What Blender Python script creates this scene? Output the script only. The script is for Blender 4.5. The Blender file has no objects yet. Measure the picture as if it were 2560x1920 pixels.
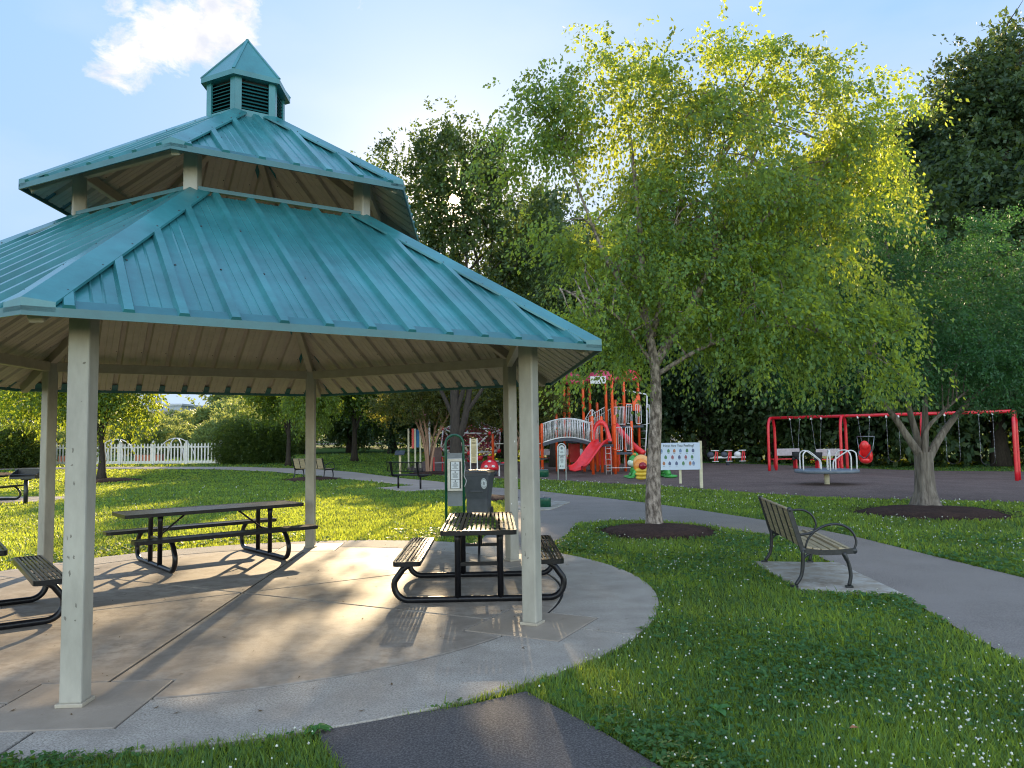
import bpy, bmesh, math, random
import numpy as np
from mathutils import Vector, Matrix
from mathutils.geometry import delaunay_2d_cdt
R = math.radians; PI = math.pi
random.seed(7); rng = np.random.default_rng(7)
S = bpy.context.scene
COL = S.collection
# ---------------------------------------------------------------- camera
F_PX, PITCH, ROLL, CAMH = 1910.87, 0.0706975, -0.0152163, 1.6
cam_d = bpy.data.cameras.new('camera'); cam = bpy.data.objects.new('camera', cam_d); COL.objects.link(cam)
cam_d.sensor_width = 36; cam_d.lens = F_PX/2560*36; cam_d.clip_end = 2000; cam_d.clip_start = .05
_ex = Vector((1,0,0)); _up = Vector((0,-math.sin(PITCH),math.cos(PITCH))); _fw = Vector((0,math.cos(PITCH),math.sin(PITCH)))
_r = _ex*math.cos(ROLL)+_up*math.sin(ROLL); _u = _up*math.cos(ROLL)-_ex*math.sin(ROLL)
_m = Matrix((_r,_u,-_fw)).transposed().to_4x4(); _m.translation = (0,0,CAMH); cam.matrix_world = _m
S.camera = cam
S.view_settings.view_transform = 'Standard'; S.view_settings.look = 'None'; S.view_settings.gamma = 1
S.view_settings.exposure = 1.27
S.cycles.filter_width = 1.1
# ---------------------------------------------------------------- sun + sky
SUN_AZ, SUN_EL = R(-4.3), R(17.6)          # azimuth from +Y towards +X
SD = Vector((math.sin(SUN_AZ)*math.cos(SUN_EL), math.cos(SUN_AZ)*math.cos(SUN_EL), math.sin(SUN_EL)))
sl = bpy.data.lights.new('sun', 'SUN'); sl.energy = 4.3; sl.angle = R(.6); sl.color = (1,.76,.46)
so = bpy.data.objects.new('sun', sl); COL.objects.link(so); so.rotation_euler = SD.to_track_quat('Z','Y').to_euler()
W = bpy.data.worlds.new('World'); S.world = W; W.use_nodes = True
def nodes(nt):
    def N(t, **k):
        n = nt.nodes.new(t)
        for a, v in k.items():
            if a == 'i':
                for q, w in v.items(): n.inputs[q].default_value = w
            else: setattr(n, a, v)
        return n
    return N
def build_world():
    nt = W.node_tree; nt.nodes.clear(); N = nodes(nt); Lk = nt.links.new
    sky = N('ShaderNodeTexSky', sky_type='NISHITA', sun_disc=False, sun_elevation=SUN_EL, sun_rotation=SUN_AZ, altitude=100, air_density=1.0, dust_density=.6, ozone_density=2.2)
    bg = N('ShaderNodeBackground', i={1: .14}); out = N('ShaderNodeOutputWorld')
    tc = N('ShaderNodeTexCoord')
    def M(op, a, b=None, c=None, clamp=False):
        n = N('ShaderNodeMath', operation=op, use_clamp=clamp)
        for i, v in enumerate((a, b, c)):
            if v is None: continue
            if hasattr(v, 'links'): Lk(v, n.inputs[i])
            else: n.inputs[i].default_value = v
        return n.outputs[0]
    def dot(d):
        n = N('ShaderNodeVectorMath', operation='DOT_PRODUCT'); Lk(tc.outputs['Generated'], n.inputs[0]); n.inputs[1].default_value = Vector(d).normalized(); return n.outputs['Value']
    # clouds: noise on the direction, gathered round three places of the sky
    noi = N('ShaderNodeTexNoise', i={'Scale': 21, 'Detail': 12, 'Roughness': .68, 'Distortion': .35})
    mp = N('ShaderNodeMapping', i={'Scale': (1,1,1.7), 'Location': (.35,.2,.1)}); Lk(tc.outputs['Generated'], mp.inputs[0]); Lk(mp.outputs[0], noi.inputs['Vector'])
    mask = None
    for d, rad, amp in (((-.325,.821,.468),3.6,.66), ((-.345,.82,.455),3.4,.66), ((-.375,.815,.442),3.4,.62), ((-.405,.812,.42),3.2,.55), ((-.425,.80,.405),2.4,.45), ((-.300,.825,.485),2.4,.5), ((-.41,.785,.47),1.6,.34), ((-.17,.845,.505),2.0,.20)):
        ca = math.cos(R(rad*.86))
        v = M('DIVIDE', M('SUBTRACT', dot(d), ca), 1-ca); v = M('MULTIPLY', M('MAXIMUM', v, 0), amp)
        mask = v if mask is None else M('MAXIMUM', mask, v)
    dens = M('SUBTRACT', M('ADD', mask, M('MULTIPLY', noi.outputs['Fac'], 1.25)), .86)
    has = M('GREATER_THAN', mask, .0001)
    dens = M('MULTIPLY', M('MULTIPLY', dens, 3.4, clamp=True), has, clamp=True)
    # thin veil of high cloud
    n2 = N('ShaderNodeTexNoise', i={'Scale': 3.2, 'Detail': 5, 'Roughness': .5}); mp2 = N('ShaderNodeMapping', i={'Scale': (1,1,2.6)}); Lk(tc.outputs['Generated'], mp2.inputs[0]); Lk(mp2.outputs[0], n2.inputs['Vector'])
    veil = M('MULTIPLY', M('MAXIMUM', M('SUBTRACT', n2.outputs['Fac'], .45), 0), 1.0)
    n3 = N('ShaderNodeTexNoise', i={'Scale': 34, 'Detail': 5}); Lk(tc.outputs['Generated'], n3.inputs['Vector'])
    cl = N('ShaderNodeMixRGB', i={1: (2.5,2.6,2.9,1), 2: (4.1,3.8,3.4,1)}); Lk(M('MULTIPLY', M('SUBTRACT', n3.outputs['Fac'], .3), 2.2, clamp=True), cl.inputs[0])
    m1 = N('ShaderNodeMixRGB', i={2: (5.2,5.7,6.6,1)}); Lk(M('ADD', veil, .10), m1.inputs[0]); Lk(sky.outputs[0], m1.inputs[1])
    ds0 = dot(SD); sx = N('ShaderNodeSeparateXYZ'); Lk(tc.outputs['Generated'], sx.inputs[0])
    # front half of the sky: clear blue above, paling to the horizon and to the sun; the unseen half behind the camera is boosted and warmed as added fill light
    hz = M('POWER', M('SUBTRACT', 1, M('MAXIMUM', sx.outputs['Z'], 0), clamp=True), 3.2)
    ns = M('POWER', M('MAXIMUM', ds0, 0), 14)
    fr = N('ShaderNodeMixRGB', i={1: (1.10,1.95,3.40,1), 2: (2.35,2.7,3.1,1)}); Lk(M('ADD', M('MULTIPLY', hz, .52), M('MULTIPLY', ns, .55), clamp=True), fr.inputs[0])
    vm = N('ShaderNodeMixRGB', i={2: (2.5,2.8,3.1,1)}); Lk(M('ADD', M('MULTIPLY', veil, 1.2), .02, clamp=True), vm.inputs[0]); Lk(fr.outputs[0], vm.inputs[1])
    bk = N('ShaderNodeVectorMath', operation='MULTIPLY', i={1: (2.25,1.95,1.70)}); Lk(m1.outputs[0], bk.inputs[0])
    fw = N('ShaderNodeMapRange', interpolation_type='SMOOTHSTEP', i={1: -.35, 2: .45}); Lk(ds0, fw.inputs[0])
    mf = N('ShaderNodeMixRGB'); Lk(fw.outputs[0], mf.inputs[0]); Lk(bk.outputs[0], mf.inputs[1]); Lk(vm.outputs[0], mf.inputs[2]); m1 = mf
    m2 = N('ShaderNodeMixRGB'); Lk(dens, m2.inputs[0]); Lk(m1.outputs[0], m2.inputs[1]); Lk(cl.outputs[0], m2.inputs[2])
    # the sun's own disc and its aureole
    ds = dot(SD)
    disc = M('MULTIPLY', M('GREATER_THAN', ds, math.cos(R(.34))), 120)
    aur = M('MULTIPLY', M('POWER', M('MAXIMUM', ds, 0), 5000), 60)
    aur2 = M('MULTIPLY', M('ADD', M('MULTIPLY', M('POWER', M('MAXIMUM', ds, 0), 700), 5), M('POWER', M('MAXIMUM', ds, 0), 60)), 1.25)
    sm = N('ShaderNodeMixRGB', blend_type='ADD', i={0: 1})
    cc = N('ShaderNodeVectorMath', operation='SCALE', i={0: (1,.78,.52)}); Lk(M('ADD', M('ADD', disc, aur), aur2), cc.inputs['Scale'])
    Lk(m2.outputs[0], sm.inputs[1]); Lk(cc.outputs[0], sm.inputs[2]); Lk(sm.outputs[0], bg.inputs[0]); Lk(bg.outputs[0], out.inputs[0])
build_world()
# ---------------------------------------------------------------- materials
MATS = {}
def mat(name, col, rough=.6, metal=0, var=.12, scale=8, bump=0, bscale=40, col2=None, spec=.5, coat=0, dist=.01, stretch=None, cmix=None):
    if name in MATS: return MATS[name]
    m = bpy.data.materials.new(name); m.use_nodes = True; nt = m.node_tree; N = nodes(nt); Lk = nt.links.new
    b = nt.nodes['Principled BSDF']; b.inputs['Roughness'].default_value = rough; b.inputs['Metallic'].default_value = metal
    b.inputs['Specular IOR Level'].default_value = spec; b.inputs['Coat Weight'].default_value = coat
    tc = N('ShaderNodeTexCoord'); vec = tc.outputs['Object']
    if stretch:
        mp = N('ShaderNodeMapping', i={'Scale': stretch}); Lk(vec, mp.inputs[0]); vec = mp.outputs[0]
    n = N('ShaderNodeTexNoise', i={'Scale': scale, 'Detail': 6, 'Roughness': .65}); Lk(vec, n.inputs['Vector'])
    c2 = col2 or tuple(max(0, c*(1-2*var)) for c in col)
    c1 = col if col2 else tuple(min(1, c*(1+var)) for c in col)
    rp = N('ShaderNodeValToRGB'); Lk(n.outputs['Fac'], rp.inputs[0])
    lo, hi = cmix or (.32,.68)
    rp.color_ramp.elements[0].position = lo; rp.color_ramp.elements[1].position = hi
    rp.color_ramp.elements[0].color = (*c2,1); rp.color_ramp.elements[1].color = (*c1,1)
    Lk(rp.outputs[0], b.inputs['Base Color'])
    if bump:
        n2 = N('ShaderNodeTexNoise', i={'Scale': bscale, 'Detail': 4}); Lk(vec, n2.inputs['Vector'])
        bp = N('ShaderNodeBump', i={'Strength': bump, 'Distance': dist}); Lk(n2.outputs['Fac'], bp.inputs['Height']); Lk(bp.outputs[0], b.inputs['Normal'])
    MATS[name] = m; return m
def leafmat(name, c1, c2, trans, tmix=.5, rough=.5):
    if name in MATS: return MATS[name]
    m = bpy.data.materials.new(name); m.use_nodes = True; nt = m.node_tree; nt.nodes.clear(); N = nodes(nt); Lk = nt.links.new
    at = N('ShaderNodeAttribute', attribute_name='v')
    mx = N('ShaderNodeMixRGB', i={1: (*c1,1), 2: (*c2,1)}); Lk(at.outputs['Fac'], mx.inputs[0])
    tr = N('ShaderNodeBsdfTranslucent'); mt = N('ShaderNodeMixRGB', blend_type='MULTIPLY', i={0: 1, 2: (*trans,1)})
    tone = N('ShaderNodeMapRange', i={3: .5, 4: 1.45}); Lk(at.outputs['Fac'], tone.inputs[0])
    Lk(tone.outputs[0], mt.inputs[1]); Lk(mt.outputs[0], tr.inputs[0])
    pb = N('ShaderNodeBsdfPrincipled', i={'Roughness': rough, 'Specular IOR Level': .35}); Lk(mx.outputs[0], pb.inputs['Base Color'])
    ms = N('ShaderNodeMixShader', i={0: tmix}); Lk(pb.outputs[0], ms.inputs[1]); Lk(tr.outputs[0], ms.inputs[2])
    o = N('ShaderNodeOutputMaterial'); Lk(ms.outputs[0], o.inputs[0]); MATS[name] = m; return m
teal = mat('teal_metal', (.034,.180,.195), .27, 0, .17, 1.6, .35, 3.2, spec=.6, dist=.008)
teal2 = mat('teal_trim', (.014,.112,.124), .36, 0, .1, 5, .05, 10, spec=.6)
beige = mat('beige_paint', (.38,.335,.26), .45, 0, .07, 6, .05, 30)
soffit = mat('soffit_paint', (.47,.41,.33), .5, 0, .06, 5)
postm = mat('post_paint', (.33,.315,.265), .38, 0, .12, 5, .08, 12, stretch=(1,1,.35))
scuff = mat('scuff', (.17,.155,.125), .7)
black = mat('black_coating', (.009,.009,.011), .3, 0, .3, 30, .1, 120, spec=.3)
iron = mat('iron_black', (.015,.017,.02), .4, 0, .3, 20)
tan = mat('tan_slat', (.36,.29,.18), .5, 0, .2, 14, .1, 30, stretch=(.3,4,4))
white = mat('white_paint', (.74,.73,.70), .45, 0, .06, 4)
cream = mat('cream_post', (.62,.58,.42), .5, 0, .08, 4)
orange = mat('orange_post', (.85,.105,.022), .35, 0, .06, 4)
redp = mat('red_plastic', (.78,.03,.03), .3, 0, .08, 4, spec=.6)
redm = mat('red_metal', (.62,.010,.022), .3, 0, .08, 4, spec=.6)
pinkroof = mat('faded_red', (.55,.05,.10), .4, 0, .1, 4)
greyd = mat('deck_grey', (.06,.07,.09), .6, 0, .15, 8)
greyb = mat('grey_board', (.16,.18,.19), .5, 0, .08, 6)
alum = mat('aluminium', (.42,.42,.40), .38, .6, .08, 10)
chain = mat('chain_steel', (.42,.43,.45), .35, .8, .1, 40)
paper = mat('paper', (.56,.60,.62), .7, 0, .04, 10)
ink = mat('ink', (.05,.06,.08), .8)
inkb = mat('ink_brown', (.16,.11,.05), .8)
green = mat('green_coat', (.006,.085,.045), .35, 0, .15, 10)
binm = mat('bin_plastic', (.055,.062,.075), .45, 0, .12, 6, .05, 30)
lidm = mat('bin_lid', (.06,.05,.045), .22, 0, .1, 5)
rubber = mat('rubber', (.015,.015,.015), .8)
glass = mat('car_glass', (.02,.03,.035), .08, 0, .05, 3, spec=.8)
signblue = mat('sign_blue', (.56,.66,.82), .45, 0, .03, 2)
signtan = mat('sign_tan', (.52,.43,.24), .5, 0, .08, 6)
signpale = mat('sign_pale', (.50,.56,.54), .5, 0, .05, 4)
bark = mat('bark', (.050,.038,.028), .9, 0, .3, 14, .9, 26, col2=(.020,.015,.011), dist=.03, stretch=(1,1,.3))
barkb = mat('birch_bark', (.36,.30,.25), .85, 0, .3, 17, 1.0, 24, col2=(.085,.065,.05), dist=.035, stretch=(1,1,.45), cmix=(.40,.62))
barkc = mat('cypress_bark', (.25,.215,.18), .9, 0, .3, 12, .9, 22, col2=(.07,.055,.043), dist=.03, stretch=(1.6,1.6,.18))
barkm = mat('myrtle_bark', (.34,.20,.13), .7, 0, .2, 8, .3, 12, stretch=(1,1,.2))
L_birch = leafmat('birch_leaf', (.034,.100,.038), (.068,.145,.052), (.72,.80,.06), .43)
L_cyp = leafmat('cypress_leaf', (.020,.080,.028), (.045,.13,.045), (.10,.24,.035), .36)
L_dark = leafmat('dark_leaf', (.022,.05,.018), (.05,.085,.03), (.20,.27,.03), .35)
L_oak = leafmat('oak_leaf', (.028,.065,.03), (.055,.10,.045), (.16,.22,.04), .35)
L_maple = leafmat('maple_leaf', (.04,.085,.02), (.075,.13,.03), (.50,.60,.04), .45)
L_hedge = leafmat('hedge_leaf', (.03,.06,.018), (.05,.09,.028), (.30,.38,.04), .4)
L_myrtle = leafmat('myrtle_leaf', (.04,.065,.025), (.07,.09,.03), (.38,.36,.05), .45)
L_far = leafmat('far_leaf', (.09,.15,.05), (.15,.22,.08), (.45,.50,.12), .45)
L_grass = leafmat('grass_blade', (.032,.105,.036), (.065,.155,.052), (.62,.70,.06), .50, .5)
L_clover = leafmat('clover_leaf', (.035,.115,.03), (.06,.15,.04), (.30,.42,.04), .4)
L_weed = leafmat('weed_leaf', (.07,.20,.05), (.12,.26,.07), (.3,.45,.06), .3)
flower = leafmat('clover_flower', (.60,.60,.50), (.78,.78,.68), (.5,.5,.42), .3)
def ground_mat(name, c1, c2, c3, s1, s2, rough=.9, bump=.6, bs=60, dist=.02, spec=.3):
    m = bpy.data.materials.new(name); m.use_nodes = True; nt = m.node_tree; N = nodes(nt); Lk = nt.links.new
    b = nt.nodes['Principled BSDF']; b.inputs['Roughness'].default_value = rough; b.inputs['Specular IOR Level'].default_value = spec
    tc = N('ShaderNodeTexCoord')
    a = N('ShaderNodeTexNoise', i={'Scale': s1, 'Detail': 6, 'Roughness': .6}); c = N('ShaderNodeTexNoise', i={'Scale': s2, 'Detail': 3, 'Roughness': .7})
    for n in (a, c): Lk(tc.outputs['Object'], n.inputs['Vector'])
    r1 = N('ShaderNodeValToRGB'); r1.color_ramp.elements[0].position = .35; r1.color_ramp.elements[1].position = .65
    r1.color_ramp.elements[0].color = (*c1,1); r1.color_ramp.elements[1].color = (*c2,1); Lk(a.outputs['Fac'], r1.inputs[0])
    r2 = N('ShaderNodeValToRGB'); r2.color_ramp.elements[0].position = .42; r2.color_ramp.elements[1].position = .66
    r2.color_ramp.elements[0].color = (0,0,0,1); r2.color_ramp.elements[1].color = (1,1,1,1); Lk(c.outputs['Fac'], r2.inputs[0])
    mx = N('ShaderNodeMixRGB', i={2: (*c3,1)}); Lk(r2.outputs[0], mx.inputs[0]); Lk(r1.outputs[0], mx.inputs[1]); Lk(mx.outputs[0], b.inputs['Base Color'])
    n2 = N('ShaderNodeTexNoise', i={'Scale': bs, 'Detail': 4, 'Roughness': .7}); Lk(tc.outputs['Object'], n2.inputs['Vector'])
    bp = N('ShaderNodeBump', i={'Strength': bump, 'Distance': dist}); Lk(n2.outputs['Fac'], bp.inputs['Height']); Lk(bp.outputs[0], b.inputs['Normal'])
    MATS[name] = m; return m
lawn_m = ground_mat('lawn', (.045,.085,.018), (.085,.14,.028), (.06,.12,.02), .5, 30, .95, .9, 35, .05, .1)
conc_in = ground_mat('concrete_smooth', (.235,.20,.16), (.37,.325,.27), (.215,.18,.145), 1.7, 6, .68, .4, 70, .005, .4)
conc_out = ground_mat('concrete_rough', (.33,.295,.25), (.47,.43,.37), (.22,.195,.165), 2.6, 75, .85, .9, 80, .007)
conc_foot = ground_mat('concrete_footing', (.26,.215,.165), (.36,.30,.235), (.30,.25,.20), 3, 40, .6, .3, 90, .004, .4)
joint_m = mat('joint', (.02,.017,.015), .95)
asph = ground_mat('asphalt', (.165,.138,.120), (.23,.195,.17), (.33,.29,.255), 1.0, 85, .85, .9, 170, .008)
asph2 = ground_mat('asphalt_fresh', (.055,.049,.047), (.082,.073,.070), (.18,.165,.16), 2, 85, .8, 1, 170, .010)
mulch_m = ground_mat('rubber_mulch', (.19,.130,.108), (.27,.187,.155), (.06,.045,.042), .8, 30, .95, 1, 34, .05)
bmulch_m = ground_mat('bark_mulch', (.055,.026,.02), (.10,.05,.036), (.025,.012,.01), 3, 24, .95, 1, 38, .06)
walk_m = ground_mat('walk', (.30,.25,.21), (.38,.32,.27), (.33,.28,.24), 1, 30, .8, .3, 60, .005)
slab_m = ground_mat('bench_slab', (.24,.20,.15), (.36,.32,.26), (.42,.40,.36), 1.6, 5, .8, .4, 70, .005)
soil_m = ground_mat('soil', (.05,.04,.03), (.07,.055,.04), (.04,.05,.02), 1, 12)
# ---------------------------------------------------------------- helpers
def tz(x, y):
    s = min(1, max(0, (4-x)/10)); z = -.03
    if y > 32: z += s*((min(y,48)-32)*.030 + max(0, y-48)*.0138)
    if x > 12 and y > 12: z -= .035*(x-12)*min(1,(y-12)/8) if x < 20 else .28*min(1,(y-12)/8)
    return z
class MB:
    def __init__(s): s.v = []; s.f = []; s.mi = []; s.sm = []
    def add(s, V, Fc, mi=0, smooth=False):
        o = len(s.v); s.v += [tuple(p) for p in V]; s.f += [tuple(i+o for i in f) for f in Fc]
        s.mi += [mi]*len(Fc); s.sm += [smooth]*len(Fc); return s
    def box(s, c, d, rz=0, mi=0, M=None):
        x, y, z = d[0]/2, d[1]/2, d[2]/2
        V = [Vector((sx*x, sy*y, sz*z)) for sz in (-1,1) for sx, sy in ((-1,-1),(1,-1),(1,1),(-1,1))]
        Q = M if M else Matrix.Rotation(rz, 3, 'Z'); c = Vector(c)
        return s.add([c+Q@p for p in V], [(3,2,1,0),(4,5,6,7),(0,1,5,4),(1,2,6,5),(2,3,7,6),(3,0,4,7)], mi)
    def beam(s, p, q, w, h, up=(0,0,1), mi=0):
        p, q = Vector(p), Vector(q); d = q-p; L = d.length; x = d.normalized(); y = Vector(up).cross(x).normalized(); z = x.cross(y)
        return s.box((p+q)/2, (L,w,h), M=Matrix((x,y,z)).transposed(), mi=mi)
    def tube(s, pts, r, seg=8, mi=0, caps=True):
        pts = [Vector(p) for p in pts]; n = len(pts); rr = r if isinstance(r,(list,tuple)) else [r]*n
        V = []; ref = None
        for i, p in enumerate(pts):
            t = (pts[min(i+1,n-1)]-pts[max(i-1,0)]).normalized()
            if ref is None: ref = Vector((0,0,1)) if abs(t.z) < .9 else Vector((1,0,0))
            a = (ref - t*ref.dot(t)).normalized(); b = t.cross(a); ref = a
            V += [p+(a*math.cos(k*2*PI/seg)+b*math.sin(k*2*PI/seg))*rr[i] for k in range(seg)]
        Fc = [(i*seg+k, i*seg+(k+1)%seg, (i+1)*seg+(k+1)%seg, (i+1)*seg+k) for i in range(n-1) for k in range(seg)]
        if caps: Fc += [tuple(range(seg))[::-1], tuple((n-1)*seg+k for k in range(seg))]
        return s.add(V, Fc, mi, True)
    def lathe(s, prof, c=(0,0,0), seg=20, mi=0, sy=1):
        V = [(c[0]+r*math.cos(k*2*PI/seg), c[1]+sy*r*math.sin(k*2*PI/seg), c[2]+z) for r, z in prof for k in range(seg)]
        Fc = [(i*seg+k, i*seg+(k+1)%seg, (i+1)*seg+(k+1)%seg, (i+1)*seg+k) for i in range(len(prof)-1) for k in range(seg)]
        if prof[0][0] > 1e-4: Fc.append(tuple(range(seg))[::-1])
        if prof[-1][0] > 1e-4: Fc.append(tuple((len(prof)-1)*seg+k for k in range(seg)))
        return s.add(V, Fc, mi, True)
    def ell(s, c, r, seg=14, rings=9, mi=0, M=None):
        V = []; c = Vector(c)
        for i in range(rings+1):
            a = PI*i/rings
            for k in range(seg):
                p = Vector((r[0]*math.sin(a)*math.cos(k*2*PI/seg), r[1]*math.sin(a)*math.sin(k*2*PI/seg), -r[2]*math.cos(a)))
                V.append(c+(M@p if M else p))
        Fc = [(i*seg+k, i*seg+(k+1)%seg, (i+1)*seg+(k+1)%seg, (i+1)*seg+k) for i in range(rings) for k in range(seg)]
        return s.add(V, Fc, mi, True)
    def prism(s, poly, z0, z1, mi=0):
        n = len(poly); V = [(x,y,z0) for x,y in poly]+[(x,y,z1) for x,y in poly]
        return s.add(V, [tuple(range(n))[::-1], tuple(range(n,2*n))]+[(i,(i+1)%n,n+(i+1)%n,n+i) for i in range(n)], mi)
    def extr(s, poly, fn, mi=0):           # outline poly in 2D, fn(u,v,side)->3D, side 0/1
        n = len(poly); V = [fn(u,v,0) for u,v in poly]+[fn(u,v,1) for u,v in poly]
        return s.add(V, [tuple(range(n))[::-1], tuple(range(n,2*n))]+[(i,(i+1)%n,n+(i+1)%n,n+i) for i in range(n)], mi)
    def build(s, name, m, parent=None, bevel=0, loc=None, rz=0):
        me = bpy.data.meshes.new(name); me.from_pydata(s.v, [], s.f)
        ms = m if isinstance(m,(list,tuple)) else [m]
        for a in ms: me.materials.append(a)
        me.polygons.foreach_set('material_index', s.mi); me.polygons.foreach_set('use_smooth', s.sm); me.update()
        bm = bmesh.new(); bm.from_mesh(me); bmesh.ops.remove_doubles(bm, verts=bm.verts, dist=1e-5)
        bmesh.ops.recalc_face_normals(bm, faces=bm.faces); bm.to_mesh(me); bm.free()
        o = bpy.data.objects.new(name, me); COL.objects.link(o)
        if parent: o.parent = parent
        if loc: o.location = loc; o.rotation_euler.z = rz
        if bevel:
            b = o.modifiers.new('bevel','BEVEL'); b.width = bevel; b.segments = 2; b.limit_method = 'ANGLE'; b.angle_limit = R(40)
        return o
def tag(o, label=None, cat=None, group=None, kind=None):
    if label: o['label'] = label
    if cat: o['category'] = cat
    if group: o['group'] = group
    if kind: o['kind'] = kind
    return o
def thing(name, label, cat, loc=(0,0,0), rz=0, group=None):
    o = bpy.data.objects.new(name, None); COL.objects.link(o); o.location = loc; o.rotation_euler.z = rz
    return tag(o, label, cat, group)
def dup(src, loc, rz=0, label=None, group=None, scale=None, cat=None):
    r = src.copy(); COL.objects.link(r); r.location = loc; r.rotation_euler.z = rz
    if scale: r.scale = scale
    tag(r, label, cat, group)
    for ch in list(src.children):
        c = ch.copy(); COL.objects.link(c); c.parent = r
        for g in ch.children:
            d = g.copy(); COL.objects.link(d); d.parent = c
    return r
def arc(cx, cy, r, a0, a1, n=10): return [(cx+r*math.cos(R(a0+(a1-a0)*i/n)), cy+r*math.sin(R(a0+(a1-a0)*i/n))) for i in range(n+1)]
def smooth(pts, n=6):
    P = [Vector(p) for p in pts]; P = [2*P[0]-P[1]]+P+[2*P[-1]-P[-2]]; out = []
    for i in range(1, len(P)-2):
        for k in range(n):
            t = k/n; a, b, c, d = P[i-1:i+3]
            out.append(.5*((2*b)+(c-a)*t+(2*a-5*b+4*c-d)*t*t+(3*b-a-3*c+d)*t**3))
    return out+[P[-2]]
def text_obj(s, size, M, m, name='lettering', parent=None, align='CENTER', ext=.002):
    cu = bpy.data.curves.new('t','FONT'); cu.body = s; cu.size = size; cu.align_x = align; cu.align_y = 'CENTER'; cu.extrude = ext
    t = bpy.data.objects.new('t', cu); COL.objects.link(t); bpy.context.view_layer.update()
    me = bpy.data.meshes.new_from_object(t.evaluated_get(bpy.context.evaluated_depsgraph_get())); bpy.data.objects.remove(t)
    me.name = name; me.materials.clear(); me.materials.append(m); me.transform(M)
    o = bpy.data.objects.new(name, me); COL.objects.link(o)
    if parent: o.parent = parent
    return o
UPR = Matrix.Rotation(PI/2, 4, 'X')        # stand text up, facing -Y
# ---------------------------------------------------------------- ground
def cdt_sheet(name, poly, dz, cell, m, parent=None, skirt=0, flat=None):
    n = len(poly); pts = []; 
    for i in range(n):
        a = Vector(poly[i]); b = Vector(poly[(i+1)%n]); k = max(1, int((b-a).length/cell))
        pts += [a.lerp(b, j/k) for j in range(k)]
    xs = [p.x for p in pts]; ys = [p.y for p in pts]; nb = len(pts); inner = []
    PX = np.array([(p.x,p.y) for p in pts])
    gx = np.arange(min(xs), max(xs), cell); gy = np.arange(min(ys), max(ys), cell)
    for x in gx:
        for y in gy:
            if inpoly(np.array([[x,y]]), PX)[0]: inner.append(Vector((x,y)))
    r = delaunay_2d_cdt([Vector((p.x,p.y)) for p in pts]+inner, [], [list(range(nb))], 1, 1e-5)
    V = [(p.x, p.y, (tz(p.x,p.y)+.03 if flat is None else flat)+dz) for p in r[0]]
    b = MB(); b.add(V, r[2], 0, False)
    o = b.build(name, m, parent)
    return tag(o, kind='structure') if not parent else o
def inpoly(P, poly):
    x, y = P[:,0], P[:,1]; c = np.zeros(len(P), bool); n = len(poly); j = n-1
    for i in range(n):
        xi, yi = poly[i]; xj, yj = poly[j]
        if yi != yj: c ^= ((yi > y) != (yj > y)) & (x < (xj-xi)*(y-yi)/(yj-yi)+xi)
        j = i
    return c
GC = (-2.91, 8.28); PC = (-2.75, 8.25); PR = 4.2; TH = -1.51910
def lawn():
    xs = np.concatenate([np.linspace(-400,-60,18), np.linspace(-56,56,57), np.linspace(60,400,18)])
    ys = np.concatenate([np.linspace(-60,-4,8), np.linspace(0,60,31), np.linspace(64,700,30)])
    V = [(x, y, tz(x,y)) for y in ys for x in xs]; nx = len(xs)
    Fc = [(j*nx+i, j*nx+i+1, (j+1)*nx+i+1, (j+1)*nx+i) for j in range(len(ys)-1) for i in range(nx-1)]
    b = MB(); b.add(V, Fc, 0, True); tag(b.build('lawn', lawn_m), kind='structure')
lawn()
PATH = [(.75,12.15),(1.15,14.4),(1.9,14.95),(2.6,14.75),(3.3,14.12),(3.9,12.8),(4.24,12.04),(4.28,11.3),(4.04,10.59),(3.98,9.9),(3.95,9.0),(3.88,8.3),(3.81,7.56),(3.6,6.2),(3.52,5.42),(3.3,3.6),(3.0,1),(2.9,-3),(5.2,-3),(5.5,1),(5.85,4),(5.75,6.3),(5.59,8.53),(5.45,10.2),(5.34,11.91),(5.1,13.3),(4.68,14.73),(4.0,16.8),(3.25,18.68),(2.3,20.6),(1.5,22),(.75,23.5),(-.4,25.1),(-1.6,26.6),(-1.7,24.8),(-.9,22.9),(-.2,20.5),(.05,18),(-.1,15.5),(-.45,13.2),(-.6,11.7),(.2,11.3)]
SIDE = [(-1.6,26.6),(-3.0,29.6),(-4.98,32.6),(-7.5,36.2),(-10.5,39.2),(-15,41.6),(-22,43.2),(-34,44.5),(-60,45),(-60,43.2),(-34,42.7),(-22,41.4),(-15.5,39.8),(-11.8,37.4),(-8.9,34.4),(-6.3,31.2),(-4.4,28.2),(-2.6,26),(-1.7,24.8)]
SPUR = [(.06,5.0),(-.30,4.76),(-.7,4.6),(-1.12,4.42),(-1.02,4.15),(-.86,3.87),(-.6,3.2),(-.4,2),(-.4,-3),(1.6,-3),(1.5,1),(1.15,3.0),(.72,3.81),(.42,4.4)]
MULCH = [(-5.2,45),(-5.3,38),(-4.3,35.5),(-2.9,33),(-.87,31.18),(.95,29.76),(2.6,27.6),(4.4,25.16),(5.7,23.1),(6.72,21.07),(7.7,19.5),(8.7,18.9),(9.8,18.2),(11.16,17.5),(14,16.4),(22,14.5),(30,14),(34,30),(26,34),(19,38.5),(14,43.5),(8,46),(2,47)]
cdt_sheet('asphalt_path', PATH, -.014, 1.2, asph)
cdt_sheet('sidewalk', SIDE, -.006, 1.5, walk_m)
cdt_sheet('asphalt_spur', SPUR, -.010, .8, asph2)
cdt_sheet('playground_mulch', MULCH, -.016, 1.5, mulch_m)
def slab(name, poly, z0, z1, m):
    return tag(MB().prism(poly, z0, z1).build(name, m, bevel=.01), kind='structure')
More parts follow.
